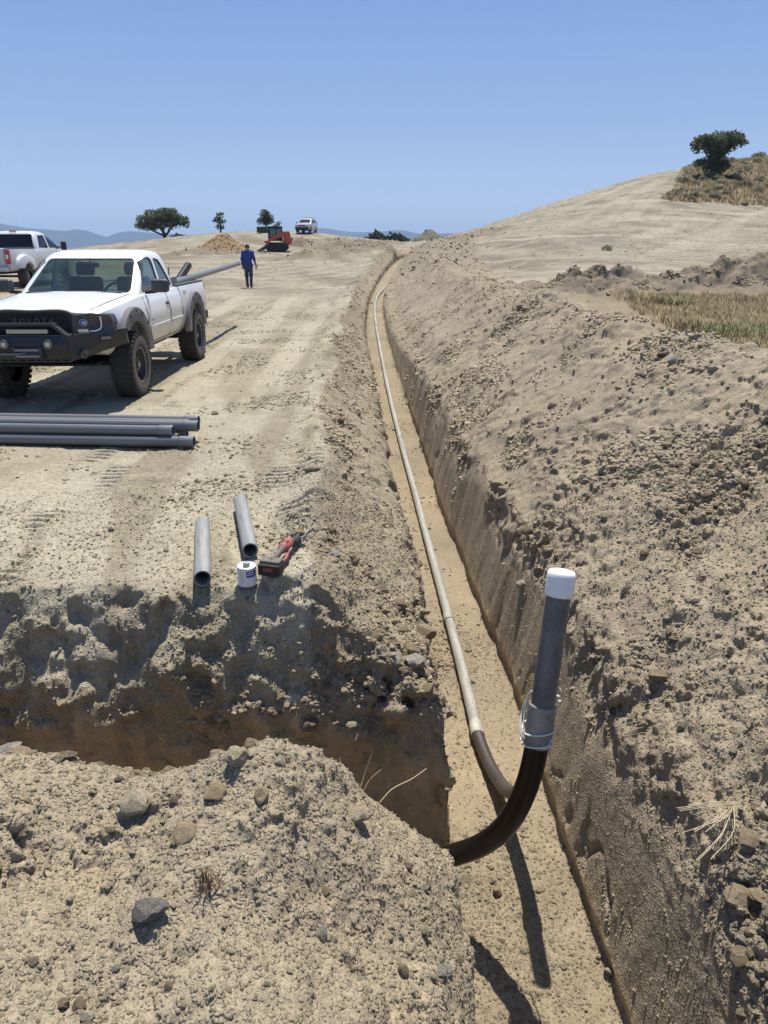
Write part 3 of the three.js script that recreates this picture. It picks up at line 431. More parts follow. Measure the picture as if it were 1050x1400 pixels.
{
  const M4 = new THREE.Matrix4(), Q = new THREE.Quaternion(), bins = new Map();
  for (const q of rocks) { const k = q[3] > .035 && q[2] < 20 ? 'b' + Math.floor(rnd() * 8) : q[3] > .012 ? 'm' + Math.floor(rnd() * 4) : 's' + Math.floor(rnd() * 3), key = q[4] + k; (bins.get(key) || bins.set(key, []).get(key)).push(q); }
  let tot = 0;
  for (const [key, list] of bins) {
    const z = +key[0], geo = { b: rockBig, m: rockMid, s: rockSmall }[key[1]][+key.slice(2)];
    const im = new THREE.InstancedMesh(geo, crumbMat, list.length); im.name = numbered('crumbs'); im.castShadow = im.receiveShadow = true; tag(im, null, null, null, 'stuff');
    list.forEach(([x, y, f, r], i) => {
      Q.setFromEuler(eul()); M4.compose(V(x, y + r * .08, -f), Q, V(r * rr(.8, 1.35), r * rr(.6, 1), r * rr(.8, 1.2))); im.setMatrixAt(i, M4);
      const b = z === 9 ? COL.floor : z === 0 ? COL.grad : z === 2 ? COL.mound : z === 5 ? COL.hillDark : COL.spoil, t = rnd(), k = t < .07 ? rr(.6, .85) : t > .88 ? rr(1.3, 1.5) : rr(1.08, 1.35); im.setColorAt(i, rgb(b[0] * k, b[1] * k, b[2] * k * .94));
    });
    (z === 5 ? hillMesh : host(z)).add(im); tot += list.length;
  }
  console.log('rocks', tot, single.length);
}
// ---------------------------------------------------------------- conduit: the long line in the trench, the riser, loose lengths
reseed(99);
const scuff = dataTex(512, (u, v) => { const a = tnoise(u, v, 6, 3), b = tnoise(u, v, 40, 1), c = tnoise(u, v, 9, 6); const g = .86 + .12 * a + .08 * b - (Math.abs(c) < .02 ? .16 : 0); return [g, g * .985, g * .95]; }, true);
const pvc = (r, g, b, ro = .5) => new THREE.MeshStandardMaterial({ color: rgb(r, g, b), roughness: ro, map: scuff });
const PVC = pvc(.31, .33, .34), PVC_DUSTY = pvc(.44, .445, .42, .65), PVC_DARK = pvc(.165, .17, .177, .42), PVC_BLUE = pvc(.225, .245, .275, .45), BORE = std(.03, .03, .03, .8), CAPW = std(.80, .80, .79, .35), BLACKPIPE = new THREE.MeshPhysicalMaterial({ color: rgb(.012, .0085, .008), roughness: .36, specularIntensity: .55 }), BLACKDUST = pvc(.072, .062, .057, .5);
const P3 = a => a.map(([x, y, f]) => V(x, y, -f));
// a hollow pipe from a to b (world points): outside, bore and the two rims in one body, standing proud bell at b if asked
function hollow(L, ro, ri, bell = 0, n = 28) {
  const pts = [[ri, 0], [ro, 0], [ro, L - (bell ? .16 : 0)]]; if (bell) pts.push([bell, L - .145], [bell, L]); else pts.push([ro, L]);
  const rb = bell ? bell - .008 : ri; pts.push([rb, L], [rb, L - .14], [ri, L - .15], [ri, 0]);
  const g = new THREE.LatheGeometry(pts.map(p => new THREE.Vector2(...p)), n); return toCreasedNormals(g, .6);
}
const along = (o, a, b) => { o.position.copy(a); o.quaternion.setFromUnitVectors(V(0, 1, 0), b.clone().sub(a).normalize()); return o; };
{ // the line in the trench
  const t = thing('conduit_line', 'long straight run of pale grey pipe lying along the trench floor', 'pipe', [.7, -1.55, -4.3]);
  const base = t.position, W = v => v.clone().sub(base), CP = [[4.2, .70], [8.4, .515], [12.6, .295], [16.8, .085], [21, -.10], [25.2, -.265], [29.4, -.365], [33.6, -.30], [38, .02]];
  const px = mk(CP, 4.2, 38, .05), pt = f => V(px(f), floorY(f) + .052, -f);
  const joints = [4.35, 6.05, 12.6, 18.9, 25.2, 31.5, 37.8];
  for (let k = 0; k < joints.length - 1; k++) {
    const ps = []; for (let i = 0; i <= 10; i++) ps.push(W(pt(lerp(joints[k] + .005, joints[k + 1] - .005, i / 10)))); mesh('pipe_section', new THREE.TubeGeometry(new THREE.CatmullRomCurve3(ps), 40, .0445, 20), k ? PVC_DUSTY : pvc(.44, .44, .41, .6), t);
    const a = joints[k], b = W(pt(a - .0)), d = W(pt(a + .14)).sub(b).normalize();
    const g = new THREE.LatheGeometry([[.0445, -.004], [.052, 0], [.0525, .09], [.049, .12], [.0455, .15]].map(p => new THREE.Vector2(...p)), 24), m = mesh('coupling', g, k ? PVC_DUSTY : pvc(.56, .55, .52, .6), t); m.position.copy(b); m.quaternion.setFromUnitVectors(V(0, 1, 0), d);
    const ring = mesh('joint', new THREE.TorusGeometry(.0475, .003, 6, 24), BORE, t); ring.position.copy(b); ring.quaternion.setFromUnitVectors(V(0, 0, 1), d);
  }
  const el = P3([[.695, -1.55, 4.37], [.712, -1.55, 4.2], [.735, -1.54, 4.02], [.765, -1.50, 3.82], [.79, -1.41, 3.62], [.815, -1.27, 3.45], [.835, -1.09, 3.33], [.848, -.88, 3.26], [.852, -.66, 3.235]]).map(W);
  tag(mesh('elbow', new THREE.TubeGeometry(new THREE.CatmullRomCurve3(el, false, 'centripetal'), 60, .0445, 22), BLACKDUST, t), 'dusty dark brown sweep bending up out of the trench floor');
  mesh('riser', rod([.852, -.68, -3.235], [.882, .17, -3.235], .0445, .0445, 22).translate(-base.x, -base.y, -base.z), PVC_DARK, t);
  mesh('riser_coupling', rod([.852, -.70, -3.236], [.855, -.56, -3.231], .052, .052, 22).translate(-base.x, -base.y, -base.z), PVC, t);
}
{ // the capped riser
  const B = V(.737, -.36, -2.805), TOP = V(.826, .435, -2.99), ax = TOP.clone().sub(B).normalize(), L = TOP.distanceTo(B);
  const t = thing('riser_pipe', 'upright dark grey pipe with white cap on a black curved elbow', 'pipe', [B.x, B.y, B.z]);
  const part = (name, g, m, y) => { const o = mesh(name, g, m, t); o.quaternion.setFromUnitVectors(V(0, 1, 0), ax); o.position.copy(ax).multiplyScalar(y); return o; };
  const lathe = (pts, n = 40) => new THREE.LatheGeometry(pts.map(p => new THREE.Vector2(...p)), n);
  part('pipe', lathe([[.057, .05], [.057, L - .02]]), PVC_DARK, 0);
  part('cap', lathe([[.0575, -.118], [.063, -.118], [.0665, -.112], [.0672, -.03], [.065, -.012], [.057, .002], [.03, .008], [0, .009]]), CAPW, L);
  part('coupling', lathe([[.057, -.095], [.0655, -.092], [.0665, .02], [.0665, .105], [.0645, .112], [.057, .112]]), pvc(.33, .33, .315, .45), .06);
  const el = [[.742, -.31, 2.815], [.735, -.38, 2.80], [.70, -.62, 2.785], [.63, -.86, 2.80], [.53, -1.06, 2.86], [.40, -1.2, 2.92], [.24, -1.31, 2.97], [0, -1.37, 3.0], [-.5, -1.38, 3.0]].map(([x, y, f]) => V(x, y, -f).sub(B));
  const cur = new THREE.CatmullRomCurve3(el, false, 'centripetal'); mesh('elbow', new THREE.TubeGeometry(cur, 90, .057, 32), BLACKPIPE, t);
  const u = .66, c = cur.getPointAt(u), d = cur.getTangentAt(u), lab = new THREE.CylinderGeometry(.0577, .0577, .026, 12, 1, true, -.5, 1.05), lm = mesh('label_strip', lab, std(.55, .53, .49, .7), t); lm.position.copy(c); lm.quaternion.setFromUnitVectors(V(0, 1, 0), d); lm.rotateY(1.35);
  // cord that ties the riser to the one behind it
  const cord = thing('tie_cord', 'thin white cord wound round the grey collar of the riser', 'cord', [B.x, B.y, B.z]), cp = [];
  const q = new THREE.Quaternion().setFromUnitVectors(V(0, 1, 0), ax), loop = (n, y0, y1, r, dz) => { const a = []; for (let i = 0; i <= n * 24; i++) { const w = i / 24 * 6.2832; a.push(V(Math.cos(w) * r, lerp(y0, y1, i / (n * 24)) + .016 * Math.sin(w + 1), Math.sin(w) * (r + (Math.sin(w) < 0 ? dz : 0))).applyQuaternion(q)); } return a; };
  const cm = std(.66, .64, .58, .8);
  mesh('cord_loop', new THREE.TubeGeometry(new THREE.CatmullRomCurve3([...loop(1.0, .04, .025, .0695, .10), ...loop(1.25, -.022, -.03, .0698, .09).slice(4)]), 260, .0042, 6), cm, cord);
  mesh('cord_end', tube([V(-.066, .0, .02), V(-.076, .06, -.01), V(-.072, .14, -.03), V(-.067, .21, -.02), V(-.05, .235, .0)].map(v => v.applyQuaternion(q)), .0042, 6, 30), cm, cord);
  mesh('cord_end', tube([V(-.07, -.02, 0), V(-.084, .02, -.02), V(-.078, .10, -.06), V(-.066, .17, -.05)].map(v => v.applyQuaternion(q)), .0048, 6, 30), cm, cord);
  mesh('knot', [T(new THREE.SphereGeometry(.011, 10, 8), ...V(.078, .205, -.03).applyQuaternion(q).toArray()), T(new THREE.SphereGeometry(.009, 10, 8), ...V(.082, .185, -.02).applyQuaternion(q).toArray()), tube([V(.075, .2, -.03), V(.084, .23, -.03), V(.075, .25, -.035)].map(v => v.applyQuaternion(q)), .005, 6)], cm, cord);
}
function loosePipe(label, a, b, r, bell, mat, group) {
  const A = V(a[0], a[1], -a[2]), Bv = V(b[0], b[1], -b[2]), L = A.distanceTo(Bv), t = thing('conduit_pipe', label, 'pipe', [0, 0, 0], 0, group); along(t, A, Bv);
  mesh('pipe_wall', hollow(L, r, r - .0075, 0), mat, t);
  if (bell) { const m = mesh('bell_end', new THREE.LatheGeometry([[r - .004, -.03], [r + .0005, -.03], [bell, -.004], [bell, .125], [bell - .003, .128], [bell - .008, .128], [bell - .008, -.002], [r - .004, -.02]].map(p => new THREE.Vector2(...p)), 28), mat, t); m.position.y = L - .06; }
  return t;
}
{ // two short off-cuts on the graded ground
  const y1 = Math.max(groundY(-1.05, 3.75), groundY(-1.25, 4.5)) + .052, y2 = Math.max(groundY(-.85, 4.15), groundY(-1.07, 5)) + .052;
  loosePipe('short grey pipe off-cut lying left of the white can', [-1.257, y1, 4.58], [-1.046, y1, 3.70], .05, 0, pvc(.36, .375, .385, .55), 'short pipe off-cuts on the ground');
  loosePipe('short grey pipe off-cut with its open end behind the white can', [-1.085, y2, 5.05], [-.843, y2, 4.11], .05, 0, pvc(.34, .36, .385, .55), 'short pipe off-cuts on the ground');
}
{ // the stack of full lengths beside the white truck: right end x, right end f, height, label, bell
  const S = [[-1.86, 6.74, .056, 'nearest long grey pipe at the front of the stacked lengths', 1], [-1.98, 6.86, .056, 'grey pipe on the ground just behind the nearest length, end set back', 0], [-2.05, 6.965, .056, 'grey pipe on the ground hidden under the upper lengths of the stack', 0], [-1.95, 7.075, .056, 'grey pipe on the ground under the back of the stack', 0], [-2.07, 6.805, .148, 'upper grey pipe with the most set back bell end of the stack', 1], [-1.88, 7.02, .148, 'upper grey pipe whose belled end sticks out above the nearest length', 1], [-1.93, 7.13, .142, 'upper grey pipe second from the back of the stacked lengths', 0], [-2.03, 7.62, .056, 'rearmost long grey pipe, nearest to the white truck', 1]];
  for (const [x0, f, y, label, bell] of S) { const x = x0 - .06; const g = Math.max(groundY(x, f), groundY(x - 1.5, f + .1), groundY(x - 3, f + .2)) + .004; loosePipe(label, [x - 6, g + y, f + .40 + rr(-.015, .015)], [x, g + y, f], .050, bell ? .056 : 0, PVC_BLUE, 'long grey pipes stacked beside the truck'); }
}
// ---------------------------------------------------------------- can of cement and the cordless saw
function canvasTex(w, h, draw) { const c = document.createElement('canvas'); c.width = w; c.height = h; draw(c.getContext('2d'), w, h); const t = new THREE.CanvasTexture(c); t.colorSpace = THREE.SRGBColorSpace; t.anisotropy = 4; return t; }
{
  const y = groundY(-.80, 3.76) + .002, t = thing('cement_can', 'small white metal can with blue printed label beside the saw', 'can', [-.80, y, -3.76], .25);
  const lab = canvasTex(512, 256, (g, w, h) => {
    g.fillStyle = '#e4e4e4'; g.fillRect(0, 0, w, h); g.fillStyle = '#c9cacc'; g.fillRect(250, 0, 4, h);
    for (const x0 of [80, 330]) { g.fillStyle = '#2a3f96'; g.fillRect(x0, 34, 92, 90); g.fillStyle = '#e8e8ee'; g.fillRect(x0 + 10, 52, 62, 12); g.fillRect(x0 + 4, 84, 74, 10); }
    g.fillStyle = '#8d8f94'; for (let k = 0; k < 12; k++) { g.fillRect(188, 60 + k * 14, 50 - (k * 7) % 18, 4); g.fillRect(262, 40 + k * 15, 52 - (k * 11) % 22, 4); }
    g.fillStyle = '#55585e'; g.fillRect(205, 232, 26, 10); g.fillRect(96, 150, 60, 8); g.fillRect(96, 170, 44, 6);
  });
  const side = new THREE.CylinderGeometry(.0555, .0555, .112, 40, 1, true); mesh('can_body', side.translate(0, .06, 0), new THREE.MeshStandardMaterial({ map: lab, roughness: .38 }), t).rotation.y = 2.1;
  const met = std(.52, .52, .52, .35, .7), lid = std(.7, .7, .7, .4, .2);
  mesh('rim', [T(new THREE.TorusGeometry(.0558, .003, 8, 40), 0, .116, 0, Math.PI / 2), T(new THREE.TorusGeometry(.0558, .003, 8, 40), 0, .004, 0, Math.PI / 2)], met, t);
  mesh('lid', new THREE.LatheGeometry([[0, .113], [.032, .113], [.046, .116], [.055, .1175], [.055, .11], [0, .004], [.055, .004]].slice(0, 5).map(p => new THREE.Vector2(...p)), 40), lid, t);
  mesh('screw_cap', new THREE.LatheGeometry([[0, .1375], [.017, .1375], [.0195, .135], [.0205, .113]].map(p => new THREE.Vector2(...p)), 24), std(.3, .3, .31, .5), t);
}
{
  const gy = groundY(-.66, 3.85), t = thing('cordless_saw', 'dusty red and black cordless reciprocating saw lying on the bank edge', 'saw', [-.655, gy, -3.82], -.28);
  // local: -z is where the blade points, the battery is at +z
  const red = pvc(.50, .13, .125, .65), blk = pvc(.045, .043, .04, .7), dusty = pvc(.20, .19, .17, .8), steel = std(.45, .46, .47, .35, .8);
  const battery = mesh('battery', [box(.135, .062, .09, 0, .040, .03, .012), box(.122, .02, .10, 0, .012, .03, .006)], blk, t);
  mesh('battery_top', box(.125, .022, .075, 0, .078, .02, .010), dusty, t);
  mesh('battery_label', box(.062, .026, .002, 0, .042, .0765), std(.22, .075, .05, .7), t);
  mesh('handle', tube([[.0, .075, .02], [.008, .086, -.05], [.012, .098, -.11], [.012, .105, -.16]], .019, 12, 24), dusty, t);
  mesh('trigger_guard', tube([[.03, .05, -.02], [.044, .05, -.08], [.036, .07, -.15]], .010, 10, 20), red, t);
  const body = new THREE.CapsuleGeometry(.034, .11, 6, 20); body.rotateX(Math.PI / 2); body.scale(1, .95, 1); mesh('motor_housing', [T(body, .0, .088, -.2, -.08, .1), box(.05, .046, .08, .004, .088, -.15, .014)], red, t);
  mesh('vent', [box(.052, .005, .006, .0, .1195, -.17), box(.048, .005, .006, .0, .1195, -.19), box(.03, .02, .004, -.031, .09, -.2)], blk, t);
  mesh('gear_case', T(new THREE.CapsuleGeometry(.029, .07, 6, 18), .012, .072, -.305, Math.PI / 2 - .1), blk, t);
  mesh('shoe', [box(.05, .005, .07, .02, .052, -.39), box(.004, .035, .06, -.004, .064, -.385), box(.004, .035, .06, .044, .064, -.385)], steel, t);
  mesh('blade', T(new THREE.BoxGeometry(.0025, .02, .17), .024, .056, -.46, 0, -.05), std(.34, .36, .40, .4, .8), t);
}
// ---------------------------------------------------------------- kit for vehicles: forward is +z, the vehicle's left is +x
// skin through rings of points (each ring the same number of points), ends closed
function loft(rings, caps = true) {
  const n = rings[0].length, P = [], I = [];
  for (const r of rings) for (const p of r) P.push(...p);
  for (let k = 0; k < rings.length - 1; k++) for (let i = 0; i < n; i++) { const a = k * n + i, b = k * n + (i + 1) % n; I.push(a, b, b + n, a, b + n, a + n); }
  if (caps) for (const k of [0, rings.length - 1]) { const c = P.length / 3, r = rings[k]; const m = [0, 1, 2].map(q => r.reduce((s, p) => s + p[q], 0) / n); P.push(...m); for (let i = 0; i < n; i++) { const a = k * n + i, b = k * n + (i + 1) % n; k ? I.push(c, a, b) : I.push(c, b, a); } }
  const g = new THREE.BufferGeometry(); g.setAttribute('position', new THREE.Float32BufferAttribute(P, 3)); g.setIndex(I);
  g.setAttribute('uv', new THREE.Float32BufferAttribute(new Float32Array(P.length / 3 * 2), 2)); g.computeVertexNormals();
  let vol = 0; const p = g.attributes.position, A = V(), B = V(), C = V(); for (let i = 0; i < I.length; i += 3) { A.fromBufferAttribute(p, I[i]); B.fromBufferAttribute(p, I[i + 1]); C.fromBufferAttribute(p, I[i + 2]); vol += A.dot(B.cross(C)); }
  if (vol < 0) { for (let i = 0; i < I.length; i += 3) [I[i + 1], I[i + 2]] = [I[i + 2], I[i + 1]]; g.setIndex(I); g.computeVertexNormals(); }
  return g;
}
const csg = new Evaluator(); csg.useGroups = false;
const brush = g => { const q = g.index ? g : mergeVertices(g); const b = new Brush(q); b.updateMatrixWorld(true); return b; };
const cut = (g, ...tools) => { let b = brush(g); for (const t of tools) b = csg.evaluate(b, brush(t), SUBTRACTION); return b.geometry; };
const common = (g, t) => csg.evaluate(brush(g), brush(t), INTERSECTION).geometry;
const crease = (g, a = .6) => toCreasedNormals(mergeVertices(g, 1e-4), a);
const extr = (pts, depth, bevel = 0) => { const s = new THREE.Shape(pts.map(p => new THREE.Vector2(...p))); return new THREE.ExtrudeGeometry(s, { depth, bevelEnabled: bevel > 0, bevelSize: bevel, bevelThickness: bevel, bevelSegments: 2, steps: 1, curveSegments: 12 }); };
const sideExtr = (zy, x0, x1, bevel = 0) => extr(zy.map(([z, y]) => [-z, y]), x1 - x0, bevel).rotateY(Math.PI / 2).translate(x0, 0, 0);   // outline in (z, y), pushed along x
function roundPoly(pts, r, n = 5) { const out = []; const m = pts.length; for (let i = 0; i < m; i++) { const a = pts[(i + m - 1) % m], b = pts[i], c = pts[(i + 1) % m], da = Math.hypot(a[0] - b[0], a[1] - b[1]), dc = Math.hypot(c[0] - b[0], c[1] - b[1]), q = Math.min(r, da * .45, dc * .45), p0 = [b[0] + (a[0] - b[0]) * q / da, b[1] + (a[1] - b[1]) * q / da], p1 = [b[0] + (c[0] - b[0]) * q / dc, b[1] + (c[1] - b[1]) * q / dc]; for (let k = 0; k <= n; k++) { const t = k / n, s = 1 - t; out.push([s * s * p0[0] + 2 * s * t * b[0] + t * t * p1[0], s * s * p0[1] + 2 * s * t * b[1] + t * t * p1[1]]); } } return out; }
function hexa(a) { // eight corners: four below going round, four above
  const q = [[3, 2, 1, 0], [4, 5, 6, 7], [0, 1, 5, 4], [1, 2, 6, 5], [2, 3, 7, 6], [3, 0, 4, 7]], P = []; for (const [i, j, k, l] of q) P.push(...a[i], ...a[j], ...a[k], ...a[i], ...a[k], ...a[l]);
  const g = new THREE.BufferGeometry(); g.setAttribute('position', new THREE.Float32BufferAttribute(P, 3)); g.setAttribute('uv', new THREE.Float32BufferAttribute(new Float32Array(P.length / 3 * 2), 2)); g.computeVertexNormals(); return g;
}
// dust that has settled on paint, thickest low down: a colour for every corner
function dustColors(g, base, dust, y0, y1, k = 1) { const p = g.attributes.position, c = new Float32Array(p.count * 3); for (let i = 0; i < p.count; i++) { const x = p.getX(i), y = p.getY(i), z = p.getZ(i), t = clamp((1 - sstep(y0, y1, y + .10 * noise3(x * 3, y * 3, z * 3))) * k + .06 * noise3(x * 9, y * 9, z * 9)); for (let q = 0; q < 3; q++) c[i * 3 + q] = lerp(base[q], dust[q], t); } g.setAttribute('color', new THREE.BufferAttribute(c, 3)); return g; }
const carPaint = () => new THREE.MeshPhysicalMaterial({ vertexColors: true, roughness: .42, clearcoat: .7, clearcoatRoughness: .14 });
const RUBBER = new THREE.MeshStandardMaterial({ color: rgb(.055, .050, .044), roughness: .9, bumpMap: bumpTex, bumpScale: .003 }), RUBDUST = std(.14, .122, .095, .95), GUN = std(.06, .06, .058, .55, .3), STEEL = std(.30, .29, .27, .45, .7), PLASTIC = std(.045, .045, .047, .6), MATBLACK = std(.022, .022, .023, .55), DARKIN = std(.035, .033, .032, .9), CHROME = std(.6, .6, .6, .15, 1), FLARE = std(.105, .105, .11, .75);
const glass = (r, g, b, o = .06) => new THREE.MeshPhysicalMaterial({ color: rgb(r, g, b), roughness: o, transmission: 1, thickness: 0, ior: 1.5 });
const LENS = new THREE.MeshPhysicalMaterial({ color: rgb(.9, .9, .9), roughness: .05, transmission: 1, thickness: 0, ior: 1.5 }), AMBER = new THREE.MeshPhysicalMaterial({ color: rgb(.75, .22, .03), roughness: .2, clearcoat: 1 }), REDLENS = new THREE.MeshPhysicalMaterial({ color: rgb(.45, .02, .025), roughness: .2, clearcoat: 1 });
function makeWheel(R, W, rimR, out, lugs = true, spokes = 8, rimMat = GUN) {   // axis along x, outer face at +x when out = 1
  const w = new THREE.Group(); w.name = 'wheel';
  const h = W / 2, pr = [[rimR, -h * .82], [rimR + .02, -h * .95], [lerp(rimR, R, .5), -h * 1.03], [R - .03, -h * .96], [R - .008, -h * .8], [R, -h * .5], [R + .002, 0], [R, h * .5], [R - .008, h * .8], [R - .03, h * .96], [lerp(rimR, R, .5), h * 1.03], [rimR + .02, h * .95], [rimR, h * .82]];
  const rot = g => g.rotateZ(-Math.PI / 2);
  const ty = mesh('tyre', rot(new THREE.LatheGeometry(pr.map(p => new THREE.Vector2(...p)), 56)), RUBBER, w);
  if (lugs) {
    const L = [], n = 34; for (let i = 0; i < n; i++) for (const [ox, wd, lg, off] of [[-.4, .2, .045, 0], [-.14, .2, .04, .5], [.14, .2, .04, .2], [.4, .2, .045, .6]]) { const a = (i + off) / n * 6.2832; const b = box(wd * W, .013, lg, ox * W, R + .005, 0); b.rotateX(a); L.push(b); }
    for (let i = 0; i < n; i++) for (const s of [-1, 1]) { const b = box(.014, .035, .03, s * h * .985, R - .032, 0); b.rotateX((i + .3) / n * 6.2832); L.push(b); }
    mesh('tread', L, RUBBER, ty);
    mesh('sidewall_ring', [rot(new THREE.LatheGeometry([[lerp(rimR, R, .25), h * 1.0], [lerp(rimR, R, .5), h * 1.045], [lerp(rimR, R, .74), h * 1.0]].map(p => new THREE.Vector2(...p)), 48))].map(g => out < 0 ? g.scale(-1, 1, 1) : g), RUBDUST, ty);
  }
  const s = out, rim = mesh('rim', rot(new THREE.LatheGeometry([[rimR * .55, h * .1], [rimR * .93, h * .05], [rimR * .95, h * .7], [rimR * 1.02, h * .86], [rimR * 1.04, h * .80], [rimR, h * .6], [rimR, -h * .8]].map(p => new THREE.Vector2(...p)), 48)).scale(s, 1, 1), rimMat, w);
  const sp = []; for (let i = 0; i < spokes; i++) { const b = box(.03, rimR * .62, rimR * 1.9 / spokes, s * h * .34, rimR * .62, 0, .008); b.rotateX(i / spokes * 6.2832); sp.push(b); }
  mesh('spokes', [...sp, cyl(rimR * .4, rimR * .4, .04, s * h * .36, 0, 0, 'x', 28)], rimMat, rim);
  const nuts = [cyl(rimR * .2, rimR * .17, .06, s * h * .5, 0, 0, 'x', 20)]; for (let i = 0; i < 6; i++) nuts.push(cyl(.011, .011, .03, s * h * .5, Math.sin(i * 1.047) * rimR * .3, Math.cos(i * 1.047) * rimR * .3, 'x', 8)); mesh('hub', nuts, STEEL, rim);
  mesh('lip', rot(new THREE.TorusGeometry(rimR * 1.0, .008, 8, 48).rotateX(Math.PI / 2)).translate(s * h * .84, 0, 0), rimMat === GUN ? STEEL : rimMat, rim);
  mesh('brake_drum', cyl(rimR * .75, rimR * .75, .06, -s * h * .1, 0, 0, 'x', 32), DARKIN, w);
  return w;
}
function seat(x, z, y = .62) { return [box(.50, .16, .52, x, y + .08, z, .05), T(box(.50, .62, .15, 0, .31, 0, .06), x, y + .12, z - .26, -.25), T(box(.27, .19, .11, 0, 0, 0, .045), x, y + .83, z - .44, -.2)]; }
// ---------------------------------------------------------------- the white pickup
{
  reseed(7);
  const WX = -4.11, WF = 10.93, gy = Math.max(groundY(-3.4, 9.3), groundY(-5, 9.3), groundY(-3.4, 12.5)) - .012;
  const t = thing('pickup_truck', 'dusty white pickup truck with black steel bumper and large knobby tyres', 'truck', [WX, gy, -WF], .010);
  const WHITE = [.74, .74, .735], DUST = [.50, .43, .32], WB = 1.615, R = .41;
  // half section: bottom middle, sill, side, shoulder, top edge, top middle
  const ST = [ // z, y0, w0, wm, ym, wb, yb, wt, yt, ytc
    [2.37, .80, .60, .70, .95, .68, 1.08, .58, 1.12, 1.135], [2.30, .70, .68, .77, .95, .755, 1.105, .63, 1.145, 1.16], [2.18, .62, .74, .835, .95, .805, 1.13, .66, 1.168, 1.183], [2.0, .58, .80, .885, .95, .845, 1.155, .69, 1.192, 1.208], [1.62, .56, .84, .915, .95, .865, 1.185, .71, 1.222, 1.245], [1.25, .545, .85, .915, .93, .865, 1.205, .725, 1.25, 1.278], [1.05, .54, .85, .912, .93, .86, 1.212, .74, 1.262, 1.29], [.9, .54, .85, .91, .93, .855, 1.215, .76, 1.24, 1.25], [.4, .54, .85, .91, .93, .85, 1.218, .77, 1.23, 1.23], [-.4, .54, .85, .91, .93, .85, 1.222, .77, 1.235, 1.235], [-.84, .54, .85, .91, .93, .85, 1.225, .77, 1.238, 1.238]];
  const sec = ([z, y0, w0, wm, ym, wb, yb, wt, yt, ytc]) => {
    const h = [[w0 - .05, y0], [w0, y0 + .04], [lerp(w0, wm, .7), lerp(y0, ym, .45)], [wm, ym - .06], [wm + .002, ym + .04], [lerp(wm, wb, .35), lerp(ym, yb, .55)], [lerp(wm, wb, .75), lerp(ym, yb, .85)], [wb - .008, yb + .008], [lerp(wb, wt, .35), lerp(yb, yt, .62)], [wt, yt], [wt * .72, lerp(yt, ytc, .6)], [wt * .36, lerp(yt, ytc, .92)]];
    return [...h.map(p => [p[0], p[1], z]), [0, ytc, z], ...h.slice().reverse().map(p => [-p[0], p[1], z]), [0, y0, z]];
  };
  const lerpSt = z => { let k = 0; while (k < ST.length - 2 && z < ST[k + 1][0]) k++; const q = (z - ST[k][0]) / (ST[k + 1][0] - ST[k][0]); return ST[k].map((v, i) => lerp(v, ST[k + 1][i], q)); };
  const zs = []; for (let z = 2.37; z > -.84; z -= .06) zs.push(z); zs.push(-.84);
  const arch = (z, r = .50) => cyl(r, r, 2.4, 0, .50, z, 'x', 48);
  const well = z => box(2.4, .5, 1.0, 0, .28, z);
  const shell = cut(loft(zs.map(z => sec(lerpSt(z)))), arch(WB), well(WB));
  mesh('body', dustColors(crease(shell, .5), WHITE, DUST, .5, 1.1, .9), carPaint(), t);
  // bed: outside walls, hollow inside
  const bz = []; for (let z = -.87; z > -2.62; z -= .07) bz.push(z); bz.push(-2.62);
  const bsec = z => { const e = sstep(-2.5, -2.63, z) * .03; return sec([z, .56 + .08 * sstep(-1.9, -2.6, z), .84 - e, .905 - e, .93, .862 - e, 1.235, .80, 1.25, 1.25]); };
  let bed = cut(loft(bz.map(bsec)), arch(-WB), well(-WB), box(1.46, .8, 1.60, 0, 1.14, -1.76));
  mesh('bed', dustColors(crease(bed, .5), WHITE, DUST, .5, 1.25, .95), carPaint(), t);
  mesh('bed_rail', [box(.085, .028, 1.72, .80, 1.262, -1.74, .01), box(.085, .028, 1.72, -.80, 1.262, -1.74, .01), box(1.6, .028, .07, 0, 1.262, -.93, .01), box(1.6, .028, .06, 0, 1.262, -2.60, .01)], PLASTIC, t);
  const tg = mesh('tailgate', dustColors(box(1.46, .46, .05, 0, 1.0, -2.635, .015), WHITE, DUST, .6, 1.3, .9), carPaint(), t); mesh('handle', box(.22, .05, .03, 0, 1.12, -2.668, .01), PLASTIC, tg);
  mesh('rear_bumper', [box(1.7, .16, .16, 0, .66, -2.76, .03), box(.9, .05, .2, 0, .75, -2.74, .01)], MATBLACK, t);
  for (const s of [-1, 1]) mesh('tail_lamp', box(.12, .34, .05, s * .80, 1.03, -2.635, .015), REDLENS, t);
  // cab
  const CS = [[1.20, 1.14, -.86, .80], [1.30, .985, -.845, .785], [1.40, .825, -.83, .763], [1.50, .665, -.805, .738], [1.60, .51, -.775, .712], [1.67, .405, -.745, .690], [1.72, .315, -.715, .665], [1.755, .225, -.67, .635], [1.78, .115, -.60, .585], [1.795, -.03, -.48, .50], [1.80, -.18, -.33, .34]];
  const ring = ([y, zf, zr, w], o) => { zf -= o; zr += o; w -= o; const rf = Math.min(.20, w * .5), rr_ = Math.min(.10, w * .4), P = [], q = 7; const bow = .05;
    for (let k = 0; k <= q; k++) { const a = k / q * Math.PI / 2; P.push([w - rf + rf * Math.cos(a), zf - rf * .62 + rf * .62 * Math.sin(a) - bow]); }
    for (let k = 1; k < 6; k++) { const u = 1 - k / 3; P.push([u * (w - rf), zf - bow + bow * (1 - u * u)]); }
    for (let k = q; k >= 0; k--) { const a = k / q * Math.PI / 2; P.push([-(w - rf + rf * Math.cos(a)), zf - rf * .62 + rf * .62 * Math.sin(a) - bow]); }
